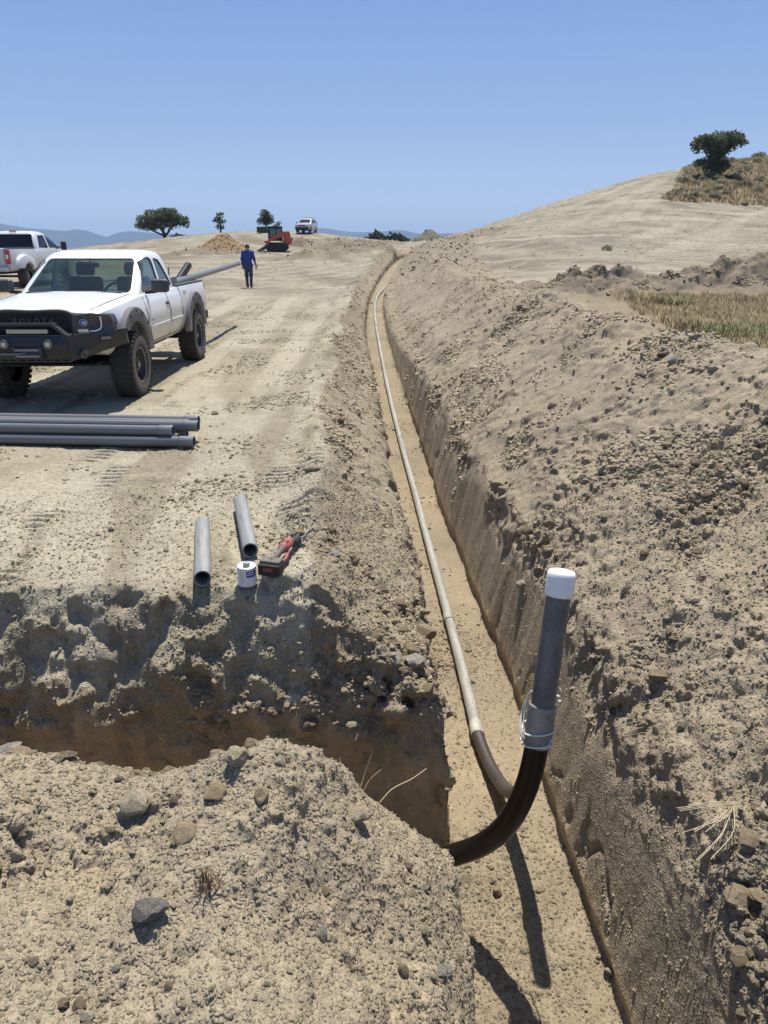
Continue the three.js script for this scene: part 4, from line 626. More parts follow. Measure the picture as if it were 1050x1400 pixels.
    for (let k = 0; k <= q; k++) { const a = k / q * Math.PI / 2; P.push([-(w - rr_ + rr_ * Math.cos(a)), zr + rr_ - rr_ * Math.sin(a)]); }
    for (let k = q; k >= 0; k--) { const a = k / q * Math.PI / 2; P.push([w - rr_ + rr_ * Math.cos(a), zr + rr_ - rr_ * Math.sin(a)]); }
    return P.map(([x, z]) => [x, y - (o ? o * sstep(1.6, 1.75, y) : 0), z]); };
  const cabSolid = o => loft(CS.map((c, i) => ring(c, o)));
  const winF = roundPoly([[.80, 1.262], [.36, 1.655], [.07, 1.695], [-.10, 1.69], [-.06, 1.262]], .07), winR = roundPoly([[-.17, 1.262], [-.215, 1.685], [-.46, 1.655], [-.72, 1.285]], .06);
  const ws = roundPoly([[-.70, 1.265], [.70, 1.265], [.595, 1.688], [-.595, 1.688]], .06), rw = roundPoly([[-.66, 1.27], [.66, 1.27], [.59, 1.64], [-.59, 1.64]], .06);
  const pF = () => sideExtr(winF, -1.2, 1.2), pR = () => sideExtr(winR, -1.2, 1.2), pW = () => extr(ws, 1.2).translate(0, 0, .30), pB = () => extr(rw, .7).translate(0, 0, -1.25);
  let cab = cut(cabSolid(0), cabSolid(.045), pF(), pR(), pW(), pB());
  mesh('cab', dustColors(crease(cab, .7), WHITE, DUST, 1.1, 1.3, .35), carPaint(), t);
  const pane = cut(cabSolid(.010), cabSolid(.016)), GL = glass(.56, .67, .62), SIDEG = glass(.60, .68, .66);
  mesh('windshield', crease(common(pane, pW()), .8), GL, t); mesh('rear_window', crease(common(pane, pB()), .8), glass(.85, .9, .88), t);
  for (const s of [-1, 1]) { const half = () => box(2, 3, 6, s * 1.05, 1.3, 0); mesh('side_window', crease(common(common(pane, pF()), half()), .8), SIDEG, t); mesh('side_window', crease(common(common(pane, pR()), half()), .8), glass(.42, .48, .48), t); }
  { // black band behind the glass edge, wipers
    mesh('wiper', [tube([[.55, 1.272, 1.05], [.2, 1.283, 1.075], [-.12, 1.285, 1.085]], .007, 6), tube([[-.1, 1.275, 1.10], [-.4, 1.278, 1.08], [-.66, 1.274, 1.0]], .007, 6), box(1.25, .012, .08, 0, 1.277, 1.10, .004)], MATBLACK, t);
    const edgeTube = (poly, x, r) => tube(poly.map(([z, y]) => [x(y), y, z]), r, 5, 120, true), wx = y => { let k = 0; while (k < CS.length - 2 && y > CS[k + 1][0]) k++; return lerp(CS[k][3], CS[k + 1][3], (y - CS[k][0]) / (CS[k + 1][0] - CS[k][0])) - .004; };
    for (const s of [-1, 1]) mesh('window_seal', [edgeTube(winF, y => s * wx(y), .008), edgeTube(winR, y => s * wx(y), .008)], MATBLACK, t);
  }
  // door skins a little proud of the body, with dark gaps round them
  const sideX = (z, y) => { const p = sec(lerpSt(clamp(z, -.84, 2.3))).slice(0, 8); for (let i = 0; i < 7; i++) if (y <= p[i + 1][1]) return lerp(p[i][0], p[i + 1][0], clamp((y - p[i][1]) / (p[i + 1][1] - p[i][1]))); return p[7][0]; };
  const skin = (z0, z1, y0, y1, s, off, nz = 20, ny = 14) => { const P = [], I = []; for (let j = 0; j <= ny; j++) for (let i = 0; i <= nz; i++) { const z = lerp(z0, z1, i / nz), y = lerp(y0, y1, j / ny), e = Math.min(i, nz - i, j, ny - j) === 0 ? -.004 : off; P.push(s * (sideX(z, y) + e), y, z); } for (let j = 0; j < ny; j++) for (let i = 0; i < nz; i++) { const a = j * (nz + 1) + i, b = a + 1, c = a + nz + 1, d = c + 1; s < 0 ? I.push(a, b, d, a, d, c) : I.push(a, d, b, a, c, d); } const g = new THREE.BufferGeometry(); g.setAttribute('position', new THREE.Float32BufferAttribute(P, 3)); g.setIndex(I); g.computeVertexNormals(); return g; };
  for (const s of [-1, 1]) {
    const d1 = mesh('door', dustColors(skin(1.0, -.10, .60, 1.208, s, .006), WHITE, DUST, .50, 1.12, .95), carPaint(), t), d2 = mesh('door', dustColors(skin(-.112, -.80, .60, 1.21, s, .006), WHITE, DUST, .50, 1.12, .95), carPaint(), t);
    mesh('handle', [box(.03, .03, .15, s * .905, 1.06, -.0, .012), box(.012, .06, .10, s * .893, 1.06, -.0, .005)], PLASTIC, d1);
    mesh('badge', box(.006, .022, .13, s * .921, .90, .82, .002), STEEL, d1);
    mesh('moulding', [box(.02, .05, 1.0, s * .914, .80, .45, .008)], new THREE.MeshPhysicalMaterial({ color: rgb(.58, .55, .49), roughness: .5, clearcoat: .4 }), d1); mesh('moulding', [box(.02, .05, .64, s * .914, .80, -.45, .008)], std(.58, .55, .49, .5), d2);
    const line = pts => tube(pts.map(([z, y]) => [s * (sideX(z, y) + .004), y, z]), .0045, 5, 60);
    mesh('door_gap', [line([[1.006, 1.21], [1.006, .95], [1.0, .60]]), line([[-.106, 1.20], [-.106, .95], [-.106, .60]]), line([[-.806, 1.21], [-.806, .9], [-.806, .60]]), line([[1.0, .597], [.3, .597], [-.8, .597]])], MATBLACK, t);
    mesh('hood_gap', [tube([[s * .60, 1.145, 2.28], [s * .675, 1.19, 2.02], [s * .715, 1.234, 1.55], [s * .73, 1.262, 1.1]].map(([x, y, z]) => { const q = lerpSt(z); return [s * q[7], q[8] + .001, z]; }), .005, 5, 40)], MATBLACK, t);
    // flares
    for (const [z, r] of [[WB, .50], [-WB, .50]]) {
      const a0 = -.35, a1 = Math.PI + .35, o = []; for (let k = 0; k <= 40; k++) { const a = lerp(a0, a1, k / 40); o.push([Math.cos(a) * (r + .115), Math.sin(a) * (r + .115)]); } for (let k = 40; k >= 0; k--) { const a = lerp(a0, a1, k / 40); o.push([Math.cos(a) * (r - .025), Math.sin(a) * (r - .025)]); }
      const g = extr(o, .05, .018).rotateY(Math.PI / 2 * s); const sh = cut(g.translate(s * .885, .50, z), box(3, 2, 3, 0, -.46, z), ...(z > 0 ? [box(3, 1, 1, 0, .38, z + .72)] : [])); const fl = mesh('fender_flare', dustColors(crease(sh, .5), [.135, .135, .14], [.32, .28, .21], .45, 1.0, .65), new THREE.MeshStandardMaterial({ vertexColors: true, roughness: .8 }), t);
      const bo = []; for (const a of [.75, 1.15, 1.57, 1.99, 2.39]) bo.push(box(.02, .035, .022, s * .955, .50 + Math.sin(a) * (r + .085), z + Math.cos(a) * (r + .085), .004)); mesh('bolt_pocket', bo, MATBLACK, fl);
    }
    mesh('fuel_door', [box(.008, .17, .17, s * .884, 1.10, -1.12, .03)], paint(.70, .69, .67), t).visible = s > 0;
  }
  t.children.filter(c => !c.visible).forEach(c => t.remove(c));
  // wheels
  for (const [s, z] of [[1, WB], [-1, WB], [1, -WB], [-1, -WB]]) { const w = makeWheel(R, .275, .215, s); w.position.set(s * .815, R, z); w.rotation.y = 0; t.add(w); }
  // front: grille with its honeycomb, lettering, lamps
  const gr = mesh('grille', [extr(roundPoly([[-.47, .80], [.47, .80], [.49, 1.04], [.45, 1.125], [-.45, 1.125], [-.49, 1.04]], .05), .06, .012).translate(0, 0, 2.315)], MATBLACK, t);
  { const H = []; for (let j = 0; j < 4; j++) for (let i = -8; i <= 8; i++) { const x = i * .062 + (j % 2) * .031, y = .875 + j * .045; if (j === 2 && Math.abs(x) < .3 || Math.abs(x) > .40) continue; const h = new THREE.TorusGeometry(.026, .006, 4, 6); H.push(T(h, x, y + (j > 1 ? .065 : 0), 2.395, 0, 0, Math.PI / 6)); } mesh('honeycomb', H, PLASTIC, gr);
    mesh('grille_frame', [tube([[-.455, .84, 2.385], [-.47, 1.03, 2.385], [-.42, 1.118, 2.385], [0, 1.132, 2.395], [.42, 1.118, 2.385], [.47, 1.03, 2.385], [.455, .84, 2.385]], .026, 10, 60)], PLASTIC, gr);
    const font = await new FontLoader().loadAsync('fonts/droid/droid_sans_bold.typeface.json'); let tx = -.235; const L = [];
    for (const ch of 'TOYOTA') { const g = new TextGeometry(ch, { font, size: .062, depth: .012, bevelEnabled: true, bevelSize: .0015, bevelThickness: .0015, bevelSegments: 1, curveSegments: 6 }); g.computeBoundingBox(); const w = g.boundingBox.max.x - g.boundingBox.min.x; L.push(g.scale(1.15, 1, 1).translate(tx - g.boundingBox.min.x * 1.15, 1.0, 2.392)); tx += w * 1.15 + .022; }
    mesh('lettering', L, std(.10, .10, .10, .5, .2), gr); }
  for (const s of [-1, 1]) {
    const m = (pts) => s > 0 ? pts : pts.map(([x, y, z]) => [-x, y, z]);
    const hl = new THREE.Group(); hl.name = 'headlight'; t.add(hl); hl.position.z = .015;
    const hull = loft([[2.455, .0], [2.30, .0]].map(([z, o]) => roundPoly([[.475, .885], [.72, .875], [.85, .895], [.875, 1.0], [.855, 1.10], [.66, 1.125], [.485, 1.10]], .035).map(([x, y]) => [s * x, y, z + .012 - Math.max(0, x - .58) * .42 - (x > .78 ? (x - .78) * 1.2 : 0)])));
    mesh('housing', crease(hull, .5), std(.05, .05, .055, .3), hl);
    mesh('projector', [T(new THREE.SphereGeometry(.034, 20, 14), s * .60, 1.02, 2.425), T(new THREE.TorusGeometry(.040, .006, 8, 28), s * .60, 1.02, 2.438, 0, s * .3)], std(.35, .42, .55, .08, .7), hl);
    mesh('reflector', box(.15, .05, .02, s * .575, .925, 2.435, .008), std(.65, .62, .5, .2, .6), hl).rotation.y = 0;
    mesh('light_strip', tube([[s * .665, .925, 2.438], [s * .735, .93, 2.408], [s * .775, .955, 2.39], [s * .785, 1.02, 2.38], [s * .78, 1.085, 2.385]], .008, 8, 30), std(.75, .75, .72, .3), hl);
    mesh('side_marker', hexa([[.848, .985, 2.175], [.862, .985, 2.14], [.858, .985, 2.13], [.84, .985, 2.165], [.848, 1.04, 2.175], [.860, 1.04, 2.14], [.857, 1.04, 2.13], [.84, 1.04, 2.165]].map(([x, y, z]) => [s * (x + .008), y, z + .055])), AMBER, hl);
    // mirrors
    const mi = mesh('mirror', [box(.24, .175, .12, s * 1.055, 1.345, .80, .05)], std(.055, .055, .058, .5), t); mesh('mirror_glass', box(.19, .135, .004, s * 1.06, 1.345, .742), CHROME, mi); mesh('mirror_arm', [hexa([[.85, 1.235, .84], [1.0, 1.25, .82], [1.0, 1.25, .78], [.85, 1.235, .76], [.85, 1.28, .83], [1.0, 1.29, .82], [1.0, 1.29, .78], [.85, 1.28, .77]].map(([x, y, z]) => [s * x, y, z]))], MATBLACK, mi);
  }
  // steel bumper
  { const mir = a => a.map(([x, y, z]) => [-x, y, z]), rev = a => [a[3], a[2], a[1], a[0], a[7], a[6], a[5], a[4]];
    const wing = [[.46, .60, 2.62], [.46, .62, 2.30], [.955, .74, 2.02], [.97, .745, 2.10], [.42, .885, 2.64], [.44, .915, 2.36], [.95, .935, 2.05], [.975, .925, 2.14]].map(p => p);
    const wq = [wing[0], wing[3], wing[2], wing[1], wing[4], wing[7], wing[6], wing[5]];
    const b = mesh('front_bumper', [hexa([[-.46, .585, 2.60], [.46, .585, 2.60], [.46, .60, 2.34], [-.46, .60, 2.34], [-.46, .80, 2.655], [.46, .80, 2.655], [.46, .80, 2.36], [-.46, .80, 2.36]]), hexa([[-.46, .80, 2.655], [.46, .80, 2.655], [.46, .80, 2.36], [-.46, .80, 2.36], [-.43, .885, 2.62], [.43, .885, 2.62], [.43, .885, 2.36], [-.43, .885, 2.36]]), hexa(wq), hexa(rev(mir(wq)))], new THREE.MeshPhysicalMaterial({ color: rgb(.018, .018, .019), roughness: .42, clearcoat: .35, clearcoatRoughness: .3 }), t);
    const slot = []; for (let i = -4; i <= 4; i++) slot.push(box(.06, .018, .006, i * .1, .612, 2.606)); tag(mesh('slots', slot, std(.004, .004, .004, .9), b), null, null, null, 'stuff');
    { const wp = [[.52, .893, 2.585], [.80, .925, 2.33], [.60, .918, 2.34], [.52, .905, 2.42], [.52, .897, 2.587], [.80, .929, 2.33], [.60, .923, 2.34], [.52, .91, 2.42]], wm = std(.20, .20, .205, .4, .5); mesh('wing_plate', hexa(wp), wm, b); mesh('wing_plate', hexa(rev(mir(wp))), wm, b); }
    mesh('bumper_badge', T(box(.11, .03, .006, 0, 0, 0), .80, .835, 2.345, 0, .62), std(.25, .24, .2, .5, .4), b);
    mesh('light_hoop', [...[-1, 1].map(s => hexa([[s * .47, .885, 2.61], [s * .41, .885, 2.61], [s * .41, .885, 2.53], [s * .47, .885, 2.53], [s * .32, 1.005, 2.59], [s * .27, 1.005, 2.59], [s * .27, 1.005, 2.52], [s * .32, 1.005, 2.52]])), box(.66, .03, .07, 0, 1.01, 2.555, .006), rod([-.45, .89, 2.615], [-.305, 1.02, 2.595], .008), rod([.45, .89, 2.615], [.305, 1.02, 2.595], .008), rod([-.31, 1.022, 2.59], [.31, 1.022, 2.59], .008)], std(.06, .06, .06, .4, .4), b);
    const lb = mesh('light_bar', [box(.50, .062, .06, 0, .935, 2.565, .008)], MATBLACK, b); const le = []; for (let i = 0; i < 18; i++) le.push(box(.0235, .046, .006, -.222 + i * .0262, .935, 2.597, .003)); mesh('light_bar_lens', le, std(.55, .52, .40, .25, .2), lb);
    for (const s of [-1, 1]) { const fl = mesh('fog_light', [cyl(.056, .056, .05, s * .25, .80, 2.655, 'z', 8)], std(.16, .15, .13, .4, .4), b); mesh('lens', [box(.05, .05, .01, s * .25, .80, 2.684, .004)], std(.6, .6, .52, .2, .3), fl); }
    const fa = mesh('fairlead', [box(.34, .10, .02, 0, .70, 2.635, .004), box(.03, .15, .05, -.15, .70, 2.65, .006), box(.03, .15, .05, .15, .70, 2.65, .006)], std(.05, .05, .05, .5), b); mesh('roller', [cyl(.018, .018, .27, 0, .735, 2.665, 'x', 14), cyl(.018, .018, .27, 0, .665, 2.665, 'x', 14)], STEEL, fa);
    mesh('winch_rope', [tube([[-.02, .70, 2.65], [-.2, .69, 2.69], [-.40, .705, 2.69], [-.47, .73, 2.67]], .009, 6), T(new THREE.TorusGeometry(.034, .011, 8, 16, 4.6), -.50, .745, 2.67), T(new THREE.TorusGeometry(.025, .008, 8, 16), -.43, .70, 2.675, .6, .7)], std(.30, .29, .27, .5, .5), b);
    for (const s of [-1, 1]) mesh('shackle', [T(new THREE.TorusGeometry(.032, .011, 8, 18), s * .60, .67, 2.56, 0, .9), box(.05, .06, .08, s * .60, .70, 2.51, .01)], std(.15, .13, .11, .6, .4), b); }
  // below and inside
  mesh('chassis', [box(.10, .12, 4.7, .42, .62, -.15), box(.10, .12, 4.7, -.42, .62, -.15), box(1.5, .04, 3.1, 0, .60, -.2), cyl(.05, .05, 1.5, 0, .41, -WB, 'x', 14), T(new THREE.SphereGeometry(.14, 14, 10), 0, .41, -WB), box(1.1, .1, .12, 0, .46, WB), box(1.2, .02, .9, 0, .50, WB + .2), box(1.0, .3, .8, 0, .86, WB), box(1.4, .5, .06, 0, .86, 1.05), box(1.4, .5, .06, 0, .86, -1.0), rod([.75, .42, WB], [.42, .52, WB - .1], .03), rod([-.75, .42, WB], [-.42, .52, WB - .1], .03), rod([.62, .45, WB + .05], [.58, .95, WB + .02], .045, .03), rod([-.62, .45, WB + .05], [-.58, .95, WB + .02], .045, .03), box(.16, .10, 1.5, .5, .47, -.2, .03)], DARKIN, t);
  mesh('dashboard', [box(1.40, .28, .42, 0, 1.09, .78, .08), box(1.34, .04, .30, 0, 1.235, .93, .015)], std(.10, .10, .095, .8), t);
  mesh('paper', T(box(.36, .003, .20, 0, 0, 0), .36, 1.262, .93, .08, .1), std(.62, .68, .64, .7), t);
  for (const s of [-1, 1]) mesh('seat', seat(s * .36, .12, .70), std(.085, .085, .085, .9), t);
  mesh('steering_wheel', [T(new THREE.TorusGeometry(.185, .017, 10, 36), .36, 1.20, .53, -.45), T(box(.34, .05, .02, 0, 0, 0), .36, 1.2, .53, -.45), rod([.36, 1.2, .53], [.36, 1.08, .75], .03)], DARKIN, t);
  mesh('rear_view_mirror', [box(.24, .065, .03, 0, 1.60, .40, .012), rod([0, 1.62, .40], [0, 1.68, .37], .008)], DARKIN, t);
  mesh('cab_floor', [box(1.5, .03, 1.9, 0, .70, .1), box(1.5, .5, .03, 0, .95, -.78)], DARKIN, t);
  // what lies in the bed
  const at = (x, y, z) => V(WX + x, gy + y, -WF + z);
  { const A = at(.66, 1.275, -1.0), B = at(.54, 1.44, -7.55), q = thing('conduit_pipe', 'long grey pipe sticking far out of the back of the white pickup', 'pipe'); along(q, A, B); mesh('pipe_wall', hollow(A.distanceTo(B), .056, .048), PVC_BLUE, q); }
  { const A = at(.56, 1.05, -1.2), B = at(.60, 1.52, -2.55), q = thing('conduit_pipe', 'short black pipe leaning up out of the white pickup bed', 'pipe'); along(q, A, B); mesh('pipe_wall', hollow(A.distanceTo(B), .065, .057), BLACKPIPE, q); }
  { const p = at(.58, 1.03, -1.1), q = thing('tool_box', 'grey tool box standing in the bed behind the white cab', 'tool box', [p.x, p.y, p.z]); mesh('case', [box(.30, .34, .34, 0, .17, 0, .015), box(.31, .03, .35, 0, .345, 0, .01)], std(.27, .26, .245, .6), q); mesh('post', rod([.04, .36, -.1], [.05, .50, -.1], .012), std(.2, .2, .2, .5), q); mesh('latch', box(.04, .06, .012, 0, .28, .178, .003), STEEL, q); }
}
// ---------------------------------------------------------------- silver dual-wheel pickup, seen from behind at the left edge
const cabRing = ([y, zf, zr, w], o = 0) => { zf -= o; zr += o; w -= o; const r = Math.min(.16, w * .4), P = [], q = 5; for (const [cx, cz, a0] of [[w - r, zf - r, 0], [-(w - r), zf - r, Math.PI / 2], [-(w - r), zr + r, Math.PI], [w - r, zr + r, 1.5 * Math.PI]]) for (let k = 0; k <= q; k++) { const a = a0 + k / q * Math.PI / 2; P.push([cx + r * Math.cos(a), y, cz + r * Math.sin(a)]); } return P; };
function cabParts(t, CS, paintMat, base, sideWins, front, back, mats) {
  const solid = o => loft(CS.map(c => cabRing([c[0] - (o ? o * sstep(CS[0][0] + .4, CS[CS.length - 1][0], c[0]) : 0), c[1], c[2], c[3]], o)));
  const zmid = (CS[0][1] + CS[0][2]) / 2, pw = () => extr(front, 3).translate(0, 0, zmid), pb = () => extr(back, 3).translate(0, 0, zmid - 3), ps = sideWins.map(w => () => sideExtr(w, -1.5, 1.5));
  mesh('cab', dustColors(crease(cut(solid(0), solid(.05), pw(), pb(), ...ps.map(f => f())), .7), base, base, 0, .1, 0), paintMat, t);
  const pane = cut(solid(.010), solid(.018));
  mesh('windshield', crease(common(pane, pw()), .8), mats[0], t); mesh('rear_window', crease(common(pane, pb()), .8), mats[2], t);
  for (const f of ps) for (const s of [-1, 1]) mesh('side_window', crease(common(common(pane, f()), box(3, 4, 12, s * 1.55, 1.5, 0)), .8), mats[1], t);
}
{
  const X = -14.55, F = 27.3, gy = groundY(-14, 28) - .02, t = thing('pickup_truck', 'silver dual wheel pickup parked facing away at the left edge', 'truck', [X, gy, -F], Math.PI + .0);
  // local z forward = away from the camera; tailgate face at z = 0
  const SIL = [.62, .63, .64], DU = [.50, .45, .36], mat = carPaint();
  const prof = (z, w, y0, yt) => [[w - .08, y0], [w, y0 + .06], [w + .015, lerp(y0, yt, .35)], [w + .01, lerp(y0, yt, .7)], [w - .02, yt - .05], [w - .06, yt]].flatMap(p => [p]).map(([x, y]) => [x, y, z]);
  const ringB = (z, w, y0, yt) => { const h = prof(z, w, y0, yt); return [...h, ...h.slice().reverse().map(p => [-p[0], p[1], p[2]])]; };
  let bed = loft([0.02, .06, 1.2, 2.25].map((z, i) => ringB(z, i ? 1.0 : .985, .62, 1.42))); bed = cut(bed, box(1.66, .9, 2.05, 0, 1.35, 1.13), cyl(.46, .46, 1.0, 1.0, .46, 1.05, 'x', 36), cyl(.46, .46, 1.0, -1.0, .46, 1.05, 'x', 36));
  mesh('bed', dustColors(crease(bed, .5), SIL, DU, .5, 1.2, .6), mat, t);
  for (const s of [-1, 1]) mesh('bed_rail', box(.12, .03, 2.2, s * .92, 1.435, 1.13, .01), PLASTIC, t);
  const front = loft([[2.28, 1.0, .58, 1.36], [3.6, 1.0, .55, 1.34], [4.4, 1.0, .55, 1.33], [4.7, .99, .58, 1.34], [5.5, .97, .62, 1.30], [5.95, .93, .70, 1.22]].map(a => ringB(...a)));
  mesh('body', dustColors(crease(cut(front, cyl(.46, .46, 1.0, 1.0, .46, 5.2, 'x', 36), cyl(.46, .46, 1.0, -1.0, .46, 5.2, 'x', 36)), .5), SIL, DU, .5, 1.1, .6), mat, t);
  cabParts(t, [[1.30, 4.85, 2.30, .98], [1.5, 4.45, 2.36, .93], [1.75, 4.0, 2.46, .86], [1.95, 3.62, 2.58, .79], [2.02, 3.4, 2.72, .70], [2.05, 3.1, 2.95, .5]], mat, SIL, [roundPoly([[3.42, 1.42], [3.40, 1.90], [2.86, 1.88], [2.60, 1.42]], .05), roundPoly([[4.40, 1.42], [4.02, 1.70], [3.80, 1.86], [3.50, 1.90], [3.52, 1.42]], .05)], roundPoly([[-.85, 1.42], [.85, 1.42], [.72, 1.93], [-.72, 1.93]], .06), roundPoly([[-.86, 1.42], [.86, 1.42], [.74, 1.92], [-.74, 1.92]], .05), [glass(.3, .34, .34), glass(.22, .25, .27), std(.008, .008, .010, .12)]);
  mesh('cab_interior', [box(1.7, .4, 2.2, 0, 1.15, 3.5), ...[-.45, .45].flatMap(x => seat(x, 3.9, .85)), ...[-.45, .45].flatMap(x => seat(x, 3.0, .85))], DARKIN, t);
  const tg = mesh('tailgate', dustColors(box(1.62, .72, .06, 0, 1.05, .0, .02), SIL, DU, .6, 1.3, .7), mat, t); mesh('handle', box(.3, .08, .03, 0, 1.25, -.04, .01), PLASTIC, tg);
  for (const s of [-1, 1]) {
    const tl = mesh('tail_lamp', box(.17, .50, .10, s * .935, 1.12, .03, .02), REDLENS, t); mesh('reverse_lamp', box(.09, .15, .012, s * .93, 1.12, -.025, .005), std(.8, .8, .8, .2), tl);
    // dual-wheel fender: a swollen arch
    const fz = []; for (let k = 0; k <= 22; k++) { const u = k / 22 * 2 - 1, b = Math.sqrt(Math.max(0, 1 - u * u)); fz.push([[s * .98, .70, 1.05 + u * .78], [s * (1.0 + .215 * b ** .6), .72, 1.05 + u * .78], [s * (1.0 + .215 * b ** .6), lerp(.76, 1.02, b), 1.05 + u * .76], [s * (1.0 + .17 * b ** .6), lerp(.80, 1.17, b), 1.05 + u * .72], [s * .98, lerp(.82, 1.22, b), 1.05 + u * .70]]); }
    mesh('dual_wheel_fender', dustColors(crease(cut(loft(fz), cyl(.46, .46, 1.2, s * 1.0, .46, 1.05, 'x', 40)), .6), SIL, DU, .5, 1.1, .6), mat, t);
    mesh('mirror', [rod([s * .93, 1.46, 4.15], [s * 1.20, 1.47, 4.12], .02), rod([s * .93, 1.40, 4.15], [s * 1.20, 1.41, 4.12], .02), box(.22, .34, .12, s * 1.30, 1.50, 4.1, .05)], PLASTIC, t);
    for (const [z, dx] of [[1.05, 1.07], [5.2, .90]]) { const w = makeWheel(.42, z < 2 ? .30 : .25, .23, s, false, 8, STEEL); w.position.set(s * (dx - .06), .42, z); t.add(w); }
  }
  mesh('brake_light', box(.28, .05, .03, 0, 2.03, 2.64, .01), REDLENS, t);
  mesh('rear_bumper', [box(1.9, .18, .18, 0, .70, -.10, .04)], std(.5, .5, .5, .3, .6), t); mesh('chassis', [box(1.2, .2, 5.5, 0, .62, 2.9), box(1.5, .08, .1, 0, .42, 1.05), box(1.5, .08, .1, 0, .42, 5.2)], DARKIN, t);
  mesh('antenna', rod([.9, 1.30, 5.0], [.86, 2.45, 4.9], .006, .003), MATBLACK, t);
}
// ---------------------------------------------------------------- silver sport utility car on the ridge
{
  const X = -9.35, F = 92.3, gy = groundY(X, F) + .02, t = thing('parked_car', 'small silver sport utility car parked on the far ridge crest', 'car', [X, gy, -F], -.16);
  const SIL = [.50, .51, .51], DU = [.45, .40, .32], mat = carPaint();
  const R = (z, w, y0, yt) => { const h = [[w - .06, y0], [w, y0 + .07], [w + .01, lerp(y0, yt, .5)], [w - .03, yt - .05], [w - .12, yt]].map(([x, y]) => [x, y, z]); return [...h, ...h.slice().reverse().map(p => [-p[0], p[1], p[2]])]; };
  const arches = s => [1.3, -1.32].map(z => cyl(.38, .38, 1, s * .95, .36, z, 'x', 30));
  mesh('body', dustColors(crease(cut(loft([[2.2, .70, .50, .84], [2.12, .80, .36, .92], [1.5, .86, .30, 1.0], [.85, .88, .28, 1.06], [-1.2, .88, .28, 1.08], [-2.1, .84, .34, 1.06], [-2.22, .78, .42, 1.0]].map(a => R(...a))), ...arches(1), ...arches(-1)), .5), SIL, DU, .3, .8, .5), mat, t);
  cabParts(t, [[1.03, 1.0, -2.12, .84], [1.25, .62, -2.08, .79], [1.48, .22, -2.0, .70], [1.60, -.05, -1.88, .62], [1.64, -.4, -1.6, .48]], mat, SIL, [roundPoly([[.72, 1.10], [.28, 1.42], [-.12, 1.50], [-.14, 1.10]], .04), roundPoly([[-.22, 1.10], [-.20, 1.51], [-1.0, 1.52], [-1.02, 1.10]], .04), roundPoly([[-1.1, 1.10], [-1.08, 1.51], [-1.72, 1.46], [-1.9, 1.12]], .04)], roundPoly([[-.72, 1.10], [.72, 1.10], [.60, 1.50], [-.60, 1.50]], .05), roundPoly([[-.70, 1.12], [.70, 1.12], [.60, 1.48], [-.60, 1.48]], .05), [glass(.45, .50, .48), glass(.10, .11, .12), glass(.2, .22, .22)]);
  mesh('seat', [...[-.38, .38].flatMap(x => seat(x, .1, .55)), box(1.4, .3, 3, 0, .9, -.4)], DARKIN, t);
  mesh('roof_rack', [rod([.55, 1.70, -.3], [.55, 1.69, -1.8], .022), rod([-.55, 1.70, -.3], [-.55, 1.69, -1.8], .022), rod([-.55, 1.70, -.6], [.55, 1.70, -.6], .016), rod([-.55, 1.70, -1.5], [.55, 1.70, -1.5], .016), ...[-.55, .55].flatMap(x => [rod([x, 1.60, -.4], [x, 1.70, -.4], .02), rod([x, 1.60, -1.7], [x, 1.70, -1.7], .02)])], PLASTIC, t);
  mesh('front_bumper', [box(1.62, .30, .22, 0, .47, 2.12, .06)], std(.035, .035, .036, .6), t); mesh('grille', box(.9, .13, .05, 0, .76, 2.19, .02), MATBLACK, t);
  for (const s of [-1, 1]) { mesh('headlight', box(.30, .15, .12, s * .62, .79, 2.13, .03), std(.7, .72, .72, .1, .4), t); mesh('mirror', box(.18, .14, .1, s * .98, 1.10, .62, .03), PLASTIC, t); mesh('tail_lamp', box(.1, .4, .1, s * .78, .98, -2.17, .02), REDLENS, t); for (const z of [1.3, -1.32]) { const w = makeWheel(.36, .23, .22, s, false, 6, STEEL); w.position.set(s * .76, .36, z); t.add(w); } }
  mesh('chassis', box(1.3, .16, 3.8, 0, .36, 0), DARKIN, t);
}
